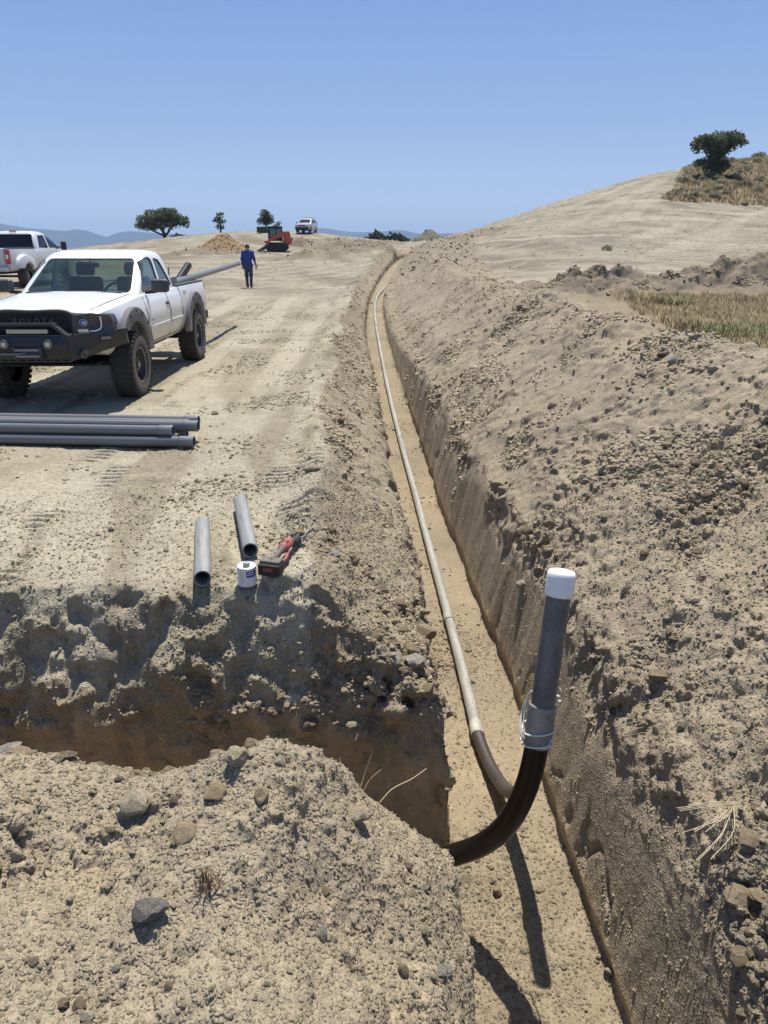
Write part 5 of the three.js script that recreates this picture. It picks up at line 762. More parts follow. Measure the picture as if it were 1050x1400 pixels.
// ---------------------------------------------------------------- tracked loader
{
  const X = -10.0, F = 70.2, gy = groundY(X, F) + .01, t = thing('track_loader', 'red compact track loader with black cab working on the graded flat', 'loader', [X, gy, -F], -Math.PI / 2 + .12);
  const RED = paint(.46, .055, .025), BLK = std(.022, .022, .022, .6), TRK = std(.035, .033, .03, .85);
  for (const s of [-1, 1]) {
    const o = roundPoly([[-.95, .02], [.72, .02], [.98, .30], [.80, .48], [-.55, .76], [-1.05, .62], [-1.22, .30]], .22, 6);
    const tr = mesh('track', sideExtr(o, s > 0 ? .50 : -.90, s > 0 ? .90 : -.50, .02), TRK, t);
    const per = []; for (let i = 0; i < o.length; i++) { const a = o[i], b = o[(i + 1) % o.length], L = Math.hypot(b[0] - a[0], b[1] - a[1]), n = Math.max(1, Math.round(L / .1)); for (let k = 0; k < n; k++) per.push([lerp(a[0], b[0], k / n), lerp(a[1], b[1], k / n)]); }
    mesh('track_lugs', per.filter((_, i) => i % 2 === 0).map(([z, y]) => box(.40, .045, .05, s * .70, y, z)), TRK, tr);
    mesh('track_roller', [...[-.75, -.35, .05, .45].map(z => cyl(.11, .11, .42, s * .71, .15, z, 'x', 16)), cyl(.19, .19, .42, s * .71, .48, -.85, 'x', 20), cyl(.17, .17, .42, s * .71, .27, .78, 'x', 20)], std(.06, .06, .06, .6), tr);
    mesh('lift_arm', [sideExtr(roundPoly([[-1.15, 1.60], [-.75, 1.68], [.62, 1.02], [1.02, .40], [.80, .36], [.45, .86], [-.9, 1.36], [-1.2, 1.30]], .05), s > 0 ? .66 : -.78, s > 0 ? .78 : -.66, .01)], RED, t);
    mesh('tower', [sideExtr(roundPoly([[-1.35, .55], [-.95, .55], [-.82, 1.30], [-.92, 1.66], [-1.28, 1.68], [-1.40, 1.2]], .06), s > 0 ? .40 : -.64, s > 0 ? .64 : -.40, .01)], RED, t);
    mesh('hydraulic_ram', [rod([s * .60, .82, -.7], [s * .64, 1.02, .05], .05), rod([s * .64, 1.02, .05], [s * .66, 1.12, .3], .028)], std(.1, .1, .1, .4, .5), t);
  }
  mesh('engine_hood', [box(1.1, .72, .66, 0, .98, -1.05, .06), box(1.0, .5, .10, 0, .85, -1.42, .03)], RED, t); mesh('rear_grille', box(.8, .4, .03, 0, 1.02, -1.485), BLK, t);
  mesh('chassis', [box(.96, .5, 1.7, 0, .50, -.1, .05)], BLK, t);
  const cabF = cut(box(1.02, 1.18, 1.30, 0, 1.46, .0, .05), box(.92, 1.08, 1.20, 0, 1.46, 0), box(2, .72, .48, 0, 1.58, .24), box(2, .66, .46, 0, 1.60, -.32), box(.80, .90, 2, 0, 1.46, .6));
  mesh('cab', cabF, BLK, t); mesh('cab_window', [box(.012, .72, .5, .49, 1.58, .24), box(.012, .72, .5, -.49, 1.58, .24), box(.012, .66, .46, .49, 1.60, -.32), box(.012, .66, .46, -.49, 1.60, -.32)], glass(.55, .6, .6), t); mesh('cab_roof', box(1.10, .07, 1.40, 0, 2.08, .0, .02), BLK, t);
  mesh('seat', seat(0, -.1, .9), DARKIN, t);
  mesh('bucket', [sideExtr([[1.0, .36], [1.06, .08], [1.72, .03], [1.72, .07], [1.12, .13], [1.07, .40]], -.85, .85), sideExtr([[1.0, .36], [1.06, .05], [1.72, .03], [1.1, .40]], .85, .89), sideExtr([[1.0, .36], [1.06, .05], [1.72, .03], [1.1, .40]], -.89, -.85)], std(.09, .085, .08, .7, .3), t);
  mesh('coupler', [box(1.0, .30, .12, 0, .34, .98), box(.7, .16, .3, 0, .78, .86, .02)], BLK, t);
  mesh('work_light', [box(.12, .1, .08, .38, 1.98, .72, .02), box(.12, .1, .08, -.38, 1.98, .72, .02)], LENS, t);
}
// ---------------------------------------------------------------- dark green box on the ridge
{ const x = -14.45, f = 91, t = thing('storage_box', 'dark green steel box standing on the far ridge behind the loader', 'box', [x, groundY(x, f) - .03, -f], .12); mesh('case', [box(1.35, .62, .6, 0, .33, 0, .02)], std(.03, .055, .04, .6), t); mesh('lid', box(1.39, .06, .64, 0, .66, 0, .015), std(.035, .06, .045, .5), t); mesh('rib', [-.45, 0, .45].map(q => box(.05, .56, .03, q, .33, .305)), std(.035, .06, .045, .5), t); }
// ---------------------------------------------------------------- the man walking away in a blue shirt
{
  const X = -5.83, F = 32.3, gy = groundY(X, F), t = thing('person', 'person walking away in blue long sleeved shirt, dark jeans and brown cap', 'person', [X, gy, -F], .06);
  // joints; facing -z (away); x to the right of the picture
  const J = { pel: [0, .96, 0], wai: [0, 1.10, .0], che: [0, 1.33, -.01], nek: [0, 1.50, 0], hed: [0, 1.62, -.02], hl: [-.09, .92, 0], hr: [.09, .92, 0], kl: [-.10, .50, -.05], kr: [.095, .50, .0], al: [-.085, .10, -.03], ar: [.09, .09, .09], tl: [-.09, .035, -.17], tr: [.095, .04, -.03], sl: [-.185, 1.43, 0], sr: [.185, 1.43, 0], el: [-.245, 1.16, .03], er: [.27, 1.17, .03], wl: [-.25, .93, -.03], wr: [.33, .94, .0], fl: [-.25, .83, -.05], fr: [.345, .84, -.01] };
  const body = [['pel', 'wai', .145, .135], ['wai', 'che', .135, .165], ['che', 'nek', .15, .075], ['nek', 'hed', .055, .055], ['hl', 'kl', .092, .062], ['hr', 'kr', .092, .062], ['kl', 'al', .062, .042], ['kr', 'ar', .062, .042], ['al', 'tl', .045, .038], ['ar', 'tr', .045, .038], ['sl', 'el', .060, .045], ['sr', 'er', .060, .045], ['el', 'wl', .044, .030], ['er', 'wr', .044, .030], ['wl', 'fl', .030, .022], ['wr', 'fr', .030, .022], ['pel', 'hl', .12, .10], ['pel', 'hr', .12, .10], ['che', 'sl', .11, .065], ['che', 'sr', .11, .065]];
  const P = k => Array.isArray(k) ? k : J[k];
  const fingers = []; for (const s of ['l', 'r']) { const w = J['w' + s], f = J['f' + s], sd = s === 'l' ? 1 : -1; for (let k = 0; k < 4; k++) { const ox = (k - 1.5) * .016; fingers.push([[f[0] + sd * .004, f[1] + .02, f[2] + ox], [f[0] + sd * .012, f[1] - .045 + Math.abs(k - 1.4) * .008, f[2] + ox * 1.1 - .006], .010, .009], [[f[0] + sd * .012, f[1] - .045 + Math.abs(k - 1.4) * .008, f[2] + ox * 1.1 - .006], [f[0] + sd * .028, f[1] - .078 + Math.abs(k - 1.4) * .012, f[2] + ox * 1.1 - .004], .009, .0075]); } fingers.push([[w[0], w[1] - .02, w[2] - .025], [f[0] + sd * .018, f[1] - .01, f[2] - .045], .012, .009]); }
  const head = [[[0, 1.665, -.02], [0, 1.63, -.045], .096, .072], [[0, 1.60, -.10], [0, 1.61, -.09], .022, .03], [[-.09, 1.635, -.01], [-.09, 1.65, -.015], .018, .02], [[.09, 1.635, -.01], [.09, 1.65, -.015], .018, .02], [[0, 1.638, -.112], [0, 1.66, -.10], .016, .012]];
  function field(bones, min, size, res, k, grow, lift) {
    const mc = new MarchingCubes(res, new THREE.MeshBasicMaterial(), false, false, 200000); mc.isolation = 0; const n = res;
    const B = bones.map(([a, b, r0, r1]) => { const A = P(a), C = P(b); return [A, [C[0] - A[0], C[1] - A[1], C[2] - A[2]], r0 + grow, r1 + grow]; });
    for (let z = 0; z < n; z++) for (let y = 0; y < n; y++) for (let x = 0; x < n; x++) {
      const p = [min[0] + x / n * size, min[1] + y / n * size, min[2] + z / n * size]; let s = 0;
      for (const [A, D, r0, r1] of B) { const q = [p[0] - A[0], p[1] - A[1], p[2] - A[2]], L = D[0] ** 2 + D[1] ** 2 + D[2] ** 2, h = clamp((q[0] * D[0] + q[1] * D[1] + q[2] * D[2]) / L), d = Math.hypot(q[0] - h * D[0], q[1] - h * D[1], q[2] - h * D[2]) - lerp(r0, r1, h); s += Math.exp(-d / k); }
      let v = s > 0 ? k * Math.log(s) : -1; if (lift) v = Math.min(v, lift(p)); mc.field[z * n * n + y * n + x] = Math.max(-1, v);
    }
    mc.update(); const c = mc.count, pos = new Float32Array(c * 3), nor = new Float32Array(c * 3);
    for (let i = 0; i < c; i++) { for (let q = 0; q < 3; q++) { pos[i * 3 + q] = min[q] + (mc.positionArray[i * 3 + q] + 1) / 2 * size; nor[i * 3 + q] = mc.normalArray[i * 3 + q]; } }
    const g = new THREE.BufferGeometry(); g.setAttribute('position', new THREE.BufferAttribute(pos, 3)); g.setAttribute('normal', new THREE.BufferAttribute(nor, 3)); g.setAttribute('uv', new THREE.BufferAttribute(new Float32Array(c * 2), 2));
    const m = mergeVertices(g, 1e-5); m.deleteAttribute('normal'); m.computeVertexNormals();
    // outward winding
    const pp = m.attributes.position, ix = m.index; let vol = 0; const A = V(), Bb = V(), C = V(); for (let i = 0; i < ix.count; i += 3) { A.fromBufferAttribute(pp, ix.getX(i)); Bb.fromBufferAttribute(pp, ix.getX(i + 1)); C.fromBufferAttribute(pp, ix.getX(i + 2)); vol += A.dot(Bb.cross(C)); }
    if (vol < 0) { const a = ix.array; for (let i = 0; i < a.length; i += 3) [a[i + 1], a[i + 2]] = [a[i + 2], a[i + 1]]; m.computeVertexNormals(); }
    return m;
  }
  const skin = std(.42, .24, .16, .6), bones = [...body, ...fingers, ...head];
  const bodyG = field(bones, [-.95, -.05, -.95], 1.9, 128, .016, 0), hands = ['l', 'r'].map(s => { const f = J['f' + s]; return field([...fingers.slice(s === 'l' ? 0 : 9, s === 'l' ? 9 : 18), ['w' + s, 'f' + s, .026, .024], ['e' + s, 'w' + s, .03, .028]], [f[0] - .11, f[1] - .11, f[2] - .11], .22, 64, .004, 0); });
  const headG = field([...head, ['nek', 'hed', .055, .055]], [-.16, 1.46, -.20], .32, 80, .010, 0);
  const b = mesh('body', [bodyG, ...hands, headG], skin, t);
  const yMax = y => p => (y - p[1]), yMin = y => p => (p[1] - y);
  mesh('shirt', field(body.filter(q => !/^[kat]|^h[lr]|^w[lr]/.test(q[0]) && q[0] !== 'nek'), [-.95, .4, -.6], 1.3, 110, .020, .014, p => Math.min(p[1] - .895 - .02 * Math.sin(p[0] * 18), 1.515 - p[1])), std(.028, .055, .25, .85), b);
  mesh('trousers', field(body.filter(q => /^[k]|^h[lr]|^pel/.test(q[0])), [-.55, -.02, -.6], 1.1, 110, .016, .013, p => Math.min(1.0 - p[1], p[1] - .07)), std(.042, .062, .105, .9), b);
  mesh('boots', field([['al', 'tl', .05, .044], ['ar', 'tr', .05, .044], [[-.085, .16, -.01], 'al', .05, .05], [[.09, .16, .08], 'ar', .05, .05]], [-.3, -.06, -.3], .6, 80, .012, .004, yMin(.0)), std(.07, .05, .035, .8), b);
  mesh('cap', [T(new THREE.SphereGeometry(.106, 24, 12, 0, 6.2832, 0, 1.45).scale(1, .95, 1.08), 0, 1.672, -.02), T(new THREE.CylinderGeometry(.085, .085, .012, 20, 1, false, Math.PI / 2, Math.PI), 0, 1.685, -.10).scale(1, 1, 1.0)], std(.17, .06, .035, .8), b);
  mesh('hair', T(new THREE.SphereGeometry(.100, 20, 12, 0, Math.PI, 1.2, .75).scale(1, 1, 1.02), 0, 1.66, -.018), std(.05, .03, .02, .8), b);
}
// ---------------------------------------------------------------- trees, shrubs, grass, stalks, heaps
reseed(31);
const BARK = new THREE.MeshStandardMaterial({ color: rgb(.085, .062, .045), roughness: .95, bumpMap: bumpTex, bumpScale: .02 });
const leafMat = (r, g, b) => new THREE.MeshPhysicalMaterial({ vertexColors: true, color: rgb(r, g, b), roughness: 1, transmission: .35, thickness: 0 });
// foliage as many small leaf-sized sprays gathered in clumps
function sprays(clumps, per, size) {
  const P = [], C = [], N = [];
  for (const [cx, cy, cz, rad, tone] of clumps) { const n = Math.round(per * rad * rad); for (let i = 0; i < n; i++) {
    const d = V(rr(-1, 1), rr(-1, 1), rr(-1, 1)); if (d.lengthSq() > 1 || d.lengthSq() < .12) { i--; continue; } d.y *= .75; const c = V(cx, cy, cz).addScaledVector(d, rad * rr(.75, 1.12));
    const ax = d.clone().normalize().add(V(rr(-.7, .7), rr(-.3, .8), rr(-.7, .7))).normalize(), sd = V(rr(-1, 1), rr(-1, 1), rr(-1, 1)).cross(ax).normalize(), L = size * rr(.6, 1.4), W = L * .42, k = tone * rr(.65, 1.3);
    const a = c.clone().addScaledVector(sd, W), b = c.clone().addScaledVector(sd, -W), e = c.clone().addScaledVector(ax, L), m = c.clone().addScaledVector(ax, L * .55), up = ax.clone().cross(sd);
    for (const tri of [[a, b, e], [m.clone().addScaledVector(up, W), m.clone().addScaledVector(up, -W), c.clone().addScaledVector(ax, L * 1.3)]]) { const nn = tri[1].clone().sub(tri[0]).cross(tri[2].clone().sub(tri[0])).normalize(); for (const q of tri) { P.push(q.x, q.y, q.z); N.push(nn.x, nn.y, nn.z); C.push(k, k * rr(.94, 1.06), k * .95); } } } }
  const g = new THREE.BufferGeometry(); g.setAttribute('position', new THREE.Float32BufferAttribute(P, 3)); g.setAttribute('normal', new THREE.Float32BufferAttribute(N, 3)); g.setAttribute('color', new THREE.Float32BufferAttribute(C, 3)); return g;
}
const JUN = leafMat(.115, .130, .062), JUND = leafMat(.085, .102, .055);
function juniper(label, x, f, limbs, clumps, trunk, size, per, mat = JUN) {
  const t = thing('juniper_tree', label, 'tree', [x, groundY(x, f) - .08, -f]);
  mesh('trunk', [...trunk.map(([pts, r0, r1]) => { const c = new THREE.CatmullRomCurve3(pts.map(p => V(...p))), q = c.getPoints(7); return q.slice(1).map((p, i) => rod(q[i].toArray(), p.toArray(), lerp(r0, r1, i / 7), lerp(r0, r1, (i + 1) / 7), 9)); }).flat()], BARK, t);
  mesh('crown', sprays(clumps, per, size), mat, t); return t;
}
const around = (list, n, sp) => { const o = []; for (const [x, y, z, r] of list) { o.push([x, y, z, r, rr(.75, 1.2)]); for (let k = 0; k < n; k++) { const a = rr(0, 6.28), e = rr(-.5, .8); o.push([x + Math.cos(a) * r * sp * Math.cos(e), y + Math.sin(e) * r * sp * .7, z + Math.sin(a) * r * sp * Math.cos(e), r * rr(.35, .55), rr(.6, 1.35)]); } } return o; };
juniper('broad dark green juniper standing alone on the left ridge', -30.9, 107.2, 0, around([[-2.5, 2.5, 0, 1.0], [-1.3, 3.0, .4, 1.15], [0, 3.3, -.4, 1.2], [1.5, 3.3, .3, 1.1], [2.6, 2.7, 0, .9], [-.6, 2.4, .9, .9], [.9, 2.5, -.8, .9], [-3.1, 1.9, .2, .6], [3.2, 2.1, .1, .5], [0, 2.8, 1.1, .8], [-1.8, 2.1, -.6, .8], [-1.2, 1.7, .5, .6], [-2.3, 1.7, .3, .55], [1.1, 1.9, .6, .6], [.2, 1.9, 1.0, .6], [2.0, 2.1, .4, .6]], 6, .9), [[[[0, 0, 0], [.1, .6, 0], [-.1, 1.3, .1], [-.2, 2.2, 0]], .30, .14], [[[.05, .5, 0], [.8, 1.2, .1], [1.5, 2.3, .1], [2.2, 2.9, 0]], .18, .05], [[[0, .6, 0], [-.9, 1.0, .1], [-1.9, 1.5, 0], [-2.6, 2.4, 0]], .15, .04], [[[-.1, 1.2, 0], [.3, 2.2, -.3], [.6, 3.2, -.4]], .14, .05], [[[-.1, 1.1, 0], [-.8, 2.1, .4], [-1.2, 3.2, .4]], .13, .04]], .22, 210);
juniper('thin scraggly juniper on the ridge between the broad tree and the loader', -21.6, 101, 0, around([[0, .75, 0, .48], [.05, 1.45, 0, .36], [-.5, 1.5, .1, .34], [.1, 2.15, 0, .42], [.55, 1.45, 0, .25], [-.3, 1.85, 0, .3]], 5, 1), [[[[0, 0, 0], [.05, .9, 0], [-.05, 1.6, 0], [.08, 2.2, 0]], .12, .04], [[[0, 1.2, 0], [-.5, 1.5, .1]], .05, .02], [[[0, 1.2, 0], [.6, 1.45, 0]], .05, .02]], .16, 330, JUND);
juniper('round dark juniper behind the green box on the far ridge', -14.9, 96.5, 0, around([[0, 1.55, 0, .85], [-.3, 1.2, .2, .6], [.35, 1.25, -.1, .6], [.05, 2.1, 0, .55]], 7, .85), [[[[0, 0, 0], [.02, 1.6, 0]], .13, .06]], .17, 260, JUND);
juniper('low green juniper sapling right of the round juniper on the ridge', -13.55, 95.6, 0, around([[0, .55, 0, .34], [.35, .8, 0, .22], [.5, 1.0, 0, .16]], 5, .9), [[[[0, 0, 0], [.15, .4, 0], [.45, .95, 0]], .06, .02]], .15, 340, JUND);
juniper('wide flat topped juniper on the shrubby hilltop at right', 33.4, 79.6, 0, around([[-1.5, 3.0, 0, .85], [-.5, 3.25, .3, .95], [.6, 3.35, -.2, 1.0], [1.6, 3.45, .1, .75], [2.25, 3.1, 0, .4], [-.2, 2.5, .4, .9], [.7, 2.6, -.3, .8], [1.3, 2.7, .2, .6], [0, 1.7, 0, .75], [.45, 1.2, .2, .6], [-.4, 1.1, .1, .55], [-1.6, 1.15, .1, .42], [-1.2, 1.35, 0, .45], [-2.0, 2.3, 0, .3], [.75, .8, .1, .55], [-.5, .7, -.1, .5], [.1, .6, .3, .5], [.2, 2.0, -.2, .6], [-1.9, 2.75, .2, .5], [2.6, 3.0, 0, .35]], 6, .9), [[[[0, 0, 0], [.05, 1.2, 0], [0, 2.5, 0]], .22, .10], [[[0, .9, 0], [.8, 2.0, .1], [1.5, 2.9, 0]], .12, .04], [[[0, .9, 0], [-.9, 1.9, 0], [-1.4, 2.8, 0]], .12, .04]], .20, 240);
// the low dark hump beside the broad tree
{ const x = -28.8, f = 106, t = thing('low_shrub', 'low dark shrub at the foot of the broad juniper', 'shrub', [x, groundY(x, f) - .05, -f]); mesh('foliage', sprays(around([[0, .25, 0, .45], [.55, .22, 0, .4], [-.5, .18, 0, .32]], 4, .9), 300, .14), JUND, t); mesh('stem', [rod([0, 0, 0], [.1, .35, 0], .05, .02), rod([0, 0, 0], [.4, .3, 0], .04, .02)], BARK, t); }
// sagebrush over the hilltop
{
  const sg = (r, g, b) => new THREE.MeshPhysicalMaterial({ vertexColors: true, color: rgb(r, g, b), roughness: 1, transmission: .4, thickness: 0 }), mats = [sg(.34, .32, .22), sg(.25, .245, .155), sg(.38, .33, .22)], protos = mats.map((m, i) => { const t = new THREE.Group(); mesh('foliage', sprays(around([[0, .34, 0, .36], [.28, .26, .1, .28], [-.26, .28, -.1, .28], [.05, .3, .3, .26]], 4, .8), 420, .12), m, t); mesh('stem', [rod([0, -.1, 0], [.15, .35, .05], .03, .012), rod([0, -.1, 0], [-.18, .32, -.05], .03, .012), rod([0, -.1, 0], [.02, .36, .2], .025, .01)], BARK, t); return t; });
  const tone = ['grey green', 'dark olive', 'dry tan'], put = [];
  const where = (x, f) => f < 71 ? 'along the lower edge of the hilltop scrub' : Math.hypot(x - 33.4, f - 79.6) < 4.5 ? 'close around the flat topped juniper' : x < 31 + (f - 71) * .4 ? 'at the left edge of the hilltop scrub' : f > 88 ? 'on the skyline of the hilltop' : 'in the middle of the hilltop scrub';
  const sage = (x, f, i, s) => { const o = protos[i].clone(), size = s < .75 ? 'small' : s < 1.05 ? 'middling' : 'large', w = where(x, f); o.name = numbered('sagebrush'); o.position.set(x, groundY(x, f) - .04, -f); o.rotation.y = rr(0, 6.28); o.scale.set(s, s * rr(.8, 1.15), s); scene.add(o); tag(o, `${size} ${tone[i]} sagebrush ${w}`, 'shrub', `${size} ${tone[i]} sagebrush ${w}`); put.push([x, f]); };
  for (const [x, f, s, i] of [[25.6, 69.0, 1.2, 1], [27.4, 68.3, 1.3, 0], [29.0, 68.0, 1.15, 1], [26.4, 70.6, .9, 1], [29.6, 77.0, 1.2, 0]]) sage(x, f, i, s);
  for (let k = 0, tries = 0; k < 120 && tries < 9000; tries++) { const x = rr(24, 62), f = rr(66, 101); if (shrubZone(x, f) < .55 || x > .57 * f + 3 || put.some(p => Math.hypot(p[0] - x, p[1] - f) < .95)) continue; sage(x, f, rnd() < .42 ? 0 : rnd() < .6 ? 1 : 2, rr(.5, 1.25)); k++; }
  for (const [x, f, s, label] of [[12.6, 42.8, .5, 'single small bush on the bare bench below the right hill']]) { const o = protos[1].clone(); o.name = numbered('small_bush'); o.position.set(x, groundY(x, f) - .03, -f); o.scale.setScalar(s); scene.add(o); tag(o, label, 'bush'); }
}
// grass: tufts of thin blades
function bladeGeo(n, h, spread, lean) { const P = [], N = [], C = []; for (let i = 0; i < n; i++) { const a = rr(0, 6.28), r = spread * Math.sqrt(rnd()), x = Math.cos(a) * r, z = Math.sin(a) * r, hh = h * rr(.55, 1.15), b = rr(0, 6.28), l = lean * rr(.2, 1) * hh, w = .006 + .004 * rnd(), dx = Math.cos(b) * l, dz = Math.sin(b) * l, sx = -Math.sin(b) * w, sz = Math.cos(b) * w, k = rr(.75, 1.25); const q = [[x - sx, 0, z - sz], [x + sx, 0, z + sz], [x + dx * .4 + sx * .7, hh * .6, z + dz * .4 + sz * .7], [x + dx * .4 - sx * .7, hh * .6, z + dz * .4 - sz * .7], [x + dx, hh, z + dz]]; for (const [A, B, D] of [[0, 1, 2], [0, 2, 3], [3, 2, 4]]) for (const v of [A, B, D]) { P.push(...q[v]); N.push(Math.cos(b) * .6, .5, Math.sin(b) * .6); C.push(k, k, k); } } const g = new THREE.BufferGeometry(); g.setAttribute('position', new THREE.Float32BufferAttribute(P, 3)); g.setAttribute('normal', new THREE.Float32BufferAttribute(N, 3)); g.setAttribute('color', new THREE.Float32BufferAttribute(C, 3)); return g; }
function scatterGrass(name, label, geo, count, place, tint, s0, s1) { const M = new THREE.Matrix4(), Q = new THREE.Quaternion(), im = new THREE.InstancedMesh(geo, new THREE.MeshStandardMaterial({ vertexColors: true, roughness: .95 }), count); im.name = numbered(name); im.castShadow = im.receiveShadow = true; for (let i = 0; i < count; i++) { const [x, f] = place(), s = rr(s0, s1); Q.setFromEuler(new THREE.Euler(0, rr(0, 6.28), 0)); M.compose(V(x, groundY(x, f) - .02, -f), Q, V(s, s * rr(.8, 1.2), s)); im.setMatrixAt(i, M); const c = pick(tint), k = rr(.8, 1.15); im.setColorAt(i, rgb(c[0] * k, c[1] * k, c[2] * k)); } scene.add(im); return tag(im, label, 'grass', null, 'stuff'); }
const tuft = bladeGeo(22, .34, .24, 1.1), low = bladeGeo(18, .20, .14, .8);
const fieldSpot = () => { for (;;) { const x = rr(5.6, 22), f = rr(11.8, 23.6); if (x > .58 * f + 2 || noise3(x * .6, f * .6, 4) < -.38 && rnd() < .8) continue; if (f < 13.2 + 1.2 * noise3(x * .5, 1, 1) + (x > 9 ? .9 : 0) || x < 6.5 + (f - 14) * .10 + .9 * noise3(f * .7, 2, 2) || rnd() > sstep(-.55, .25, noise3(x * .9, f * .9, 8) + .3 * noise3(x * 3, f * 3, 1)) * sstep(6.3, 8.2, x - (f - 14) * .1) + .1) continue; return [x, f]; } };
scatterGrass('dry_grass', 'dry tan and reddish grass in the hollow beyond the spoil bank', tuft, 9000, fieldSpot, [[.36, .285, .18], [.32, .235, .15], [.38, .31, .195], [.27, .22, .13], [.24, .225, .12]], .28, .62);
scatterGrass('green_grass', 'green grass tufts in front of the dry grass hollow', tuft, 420, () => { const q = rnd(); if (q < .62) return [rr(7.0, 9.0), rr(14.8, 17.2)]; if (q < .85) return [rr(8.8, 11.5), rr(15.2, 16.6)]; return [rr(8.2, 9.2), rr(21.6, 22.8)]; }, [[.17, .18, .085], [.21, .205, .10], [.26, .24, .125]], .5, .95);
scatterGrass('hill_grass', 'dry tan grass between the sagebrush on the hilltop', low, 9000, () => { for (;;) { const x = rr(24, 62), f = rr(66, 101); if (rnd() < shrubZone(x, f) && x < .57 * f + 3) return [x, f]; } }, [[.37, .30, .195], [.33, .26, .165], [.29, .24, .155]], .9, 1.9);
// dry stalks and roots
const straw = std(.50, .42, .27, .85), rootM = std(.20, .15, .10, .9);
function stalks(name, label, x, f, lines, mat, dy = 0) { const y = surfY(x, f) + dy, t = thing(name, label, 'stalks', [x, y, -f]); for (const [pts, r] of lines) mesh('stalk', tube(pts, r, 5, 16), mat, t); return t; }
stalks('dry_stalks', 'thin dry stalks standing up on the crest of the near soil heap', -.13, 2.30, [[[[0, -.03, 0], [-.01, .05, -.05], [-.055, .11, -.08], [-.05, .115, -.085]], .0016], [[[.02, -.03, 0], [.05, .05, -.06], [.08, .13, -.09]], .0014], [[[.03, -.03, 0], [.07, .03, -.05], [.12, .06, -.08]], .0012], [[[.10, -.06, 0], [.16, -.02, -.05], [.25, -.005, -.10], [.31, .02, -.13]], .0022], [[[.0, -.03, 0], [.04, .04, -.03], [.045, .08, -.02]], .0012]], straw);
stalks('dry_stalks', 'spray of pale dry stems sticking out of the right bank', 1.46, 2.38, Array.from({ length: 13 }, (_, i) => [[[.02, -.03, 0], [-.10 - .012 * (i % 4), .0 + .022 * (i % 5) - .01, .03 + .016 * i], [-.22 - .02 * (i % 3), -.03 + .03 * (i % 5) - .02 * (i > 8), .03 + .024 * i]], .0016]), straw, .06);
stalks('dry_stalks', 'few straws lying on the right bank beside the riser', 1.34, 3.1, Array.from({ length: 7 }, () => { const y = rr(.0, .05), z = rr(-.07, .07), a = rr(-.25, .35), L = rr(.06, .13); return [[[-L, y - a * L, z], [0, y + .012, z + rr(-.015, .015)], [L, y + a * L, z + rr(-.03, .03)]], .0013]; }), straw, .03);
stalks('root_mass', 'tangle of thin brown roots hanging on the right trench bank', 1.30, 5.75, Array.from({ length: 34 }, () => { const a = rr(-1, 1), b = rr(-.12, .12), c = rr(-.16, .16); return [[[a * .10, .02 + b * .4, c * .6], [a * .16 + rr(-.06, .06), .03 + b, c + rr(-.05, .05)], [a * .2 + rr(-.1, .1), b - rr(.02, .12), c + rr(-.12, .12)]], rr(.001, .0024)]; }), rootM, .05);
stalks('dry_tuft', 'small matted tuft of dead grass on the near heap beside the grey stone', -.52, 1.55, Array.from({ length: 44 }, () => { const a = rr(0, 6.28), r = rr(.012, .042); return [[[Math.cos(a) * .015, -.01, Math.sin(a) * .015], [Math.cos(a) * r * .7, rr(.02, .05), Math.sin(a) * r * .7], [Math.cos(a) * r * 1.3, rr(-.01, .05), Math.sin(a) * r * 1.3]], rr(.0008, .0016)]; }), std(.26, .19, .12, .9), .01);
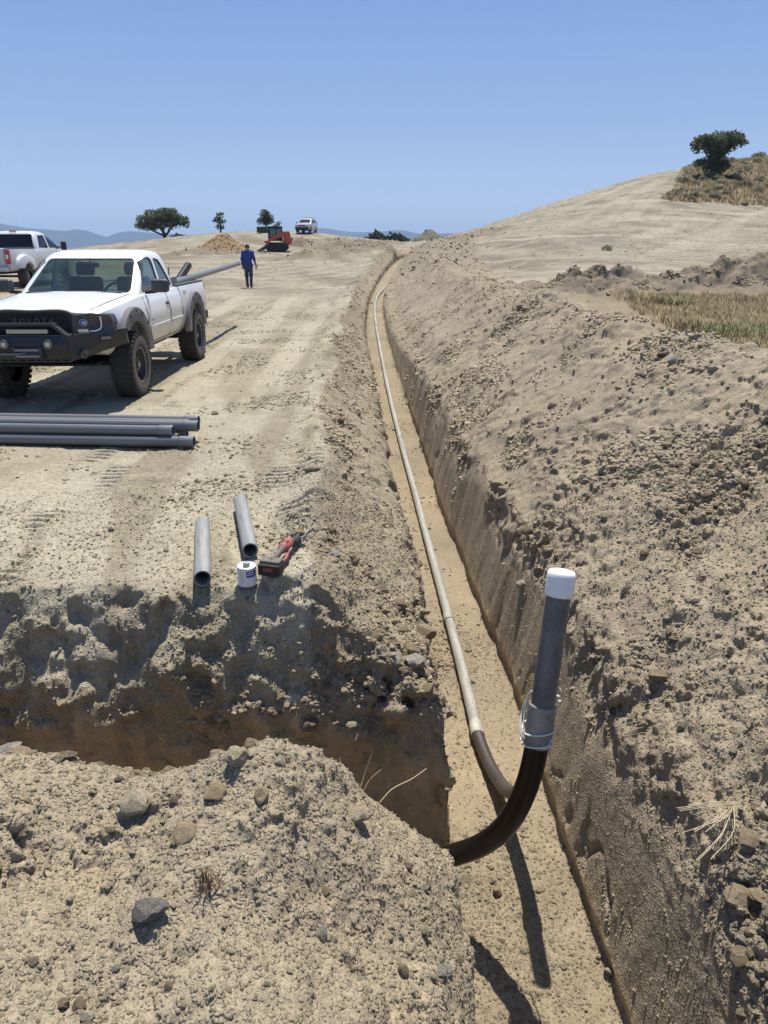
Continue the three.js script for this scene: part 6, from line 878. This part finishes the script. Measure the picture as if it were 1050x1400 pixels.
// heaps beyond the flat: tan sand and grey gravel
function heap(name, label, x, f, rx, rz, h, color, s) { const g = new THREE.PlaneGeometry(2, 2, 64, 64).rotateX(-Math.PI / 2), p = g.attributes.position; for (let i = 0; i < p.count; i++) { const u = p.getX(i), v = p.getZ(i), r = Math.hypot(u, v), n = noise3(u * 2.2 + s, v * 2.2, s), e = clamp(1 - r * (1 + .22 * n)); p.setXYZ(i, u * rx, h * Math.min(1, 1.25 * e) * (1 + .22 * noise3(u * 3 + s, v * 3, 2) + .1 * noise3(u * 9, v * 9, 2)) + (e > 0 ? .05 * Math.abs(noise3(u * 16, v * 16, 4)) : -.25), v * rz); } g.computeVertexNormals(); const t = thing(name, label, 'heap', [x, groundY(x, f) - .02, -f]); const m = std(...color, .95); m.map = grainMap; m.bumpMap = bumpTex; m.bumpScale = .05; mesh('soil', g, m, t); const im = new THREE.InstancedMesh(rockMid[1], m, 260); im.name = 'clods'; tag(im, null, null, null, 'stuff'); const M = new THREE.Matrix4(), Q = new THREE.Quaternion(); for (let i = 0; i < 260; i++) { const k = Math.floor(rnd() * p.count), q = rr(.03, .10); Q.setFromEuler(eul()); M.compose(V(p.getX(k), p.getY(k), p.getZ(k)), Q, V(q, q * .8, q)); im.setMatrixAt(i, M); } t.add(im); return t; }
heap('sand_heap', 'tan sand heap left of the walking person and the loader', -13.9, 65.5, 2.6, 2.2, 1.35, [.36, .235, .125], 3);
heap('gravel_heap', 'grey green gravel heap on the horizon beyond the end of the trench', 6.5, 109, 2.9, 2.6, 1.5, [.20, .185, .14], 8);
// a far wood just over the ridge
{ const M = new THREE.Matrix4(), Q = new THREE.Quaternion(), geo = sprays([[0, 1.4, 0, 1.5, 1], [.8, .9, 0, 1, .8], [-.7, 1, .3, 1.1, 1.2]], 26, .8), im = new THREE.InstancedMesh(geo, leafMat(.045, .058, .045), 90); im.name = 'distant_trees'; for (let i = 0; i < 90; i++) { const u = rnd(), x = lerp(-1.9, 3.4, u) + rr(-.4, .4), f = rr(119, 126); Q.setFromEuler(new THREE.Euler(0, rr(0, 6.28), 0)); const s = rr(.6, .95) * lerp(1, .75, u); M.compose(V(x, baseH(x, f) - .1, -f), Q, V(s, s, s)); im.setMatrixAt(i, M); } scene.add(im); tag(im, 'dark line of distant trees on the horizon beyond the trench', 'trees', null, 'stuff'); }
// ---------------------------------------------------------------- draw
const renderer = new THREE.WebGLRenderer({ antialias: true });
renderer.setSize(768, 1024); renderer.toneMapping = THREE.LinearToneMapping; renderer.toneMappingExposure = EXPOSURE;
renderer.shadowMap.enabled = true; renderer.shadowMap.type = THREE.PCFSoftShadowMap;
scene.updateMatrixWorld(true);
renderer.render(scene, camera);
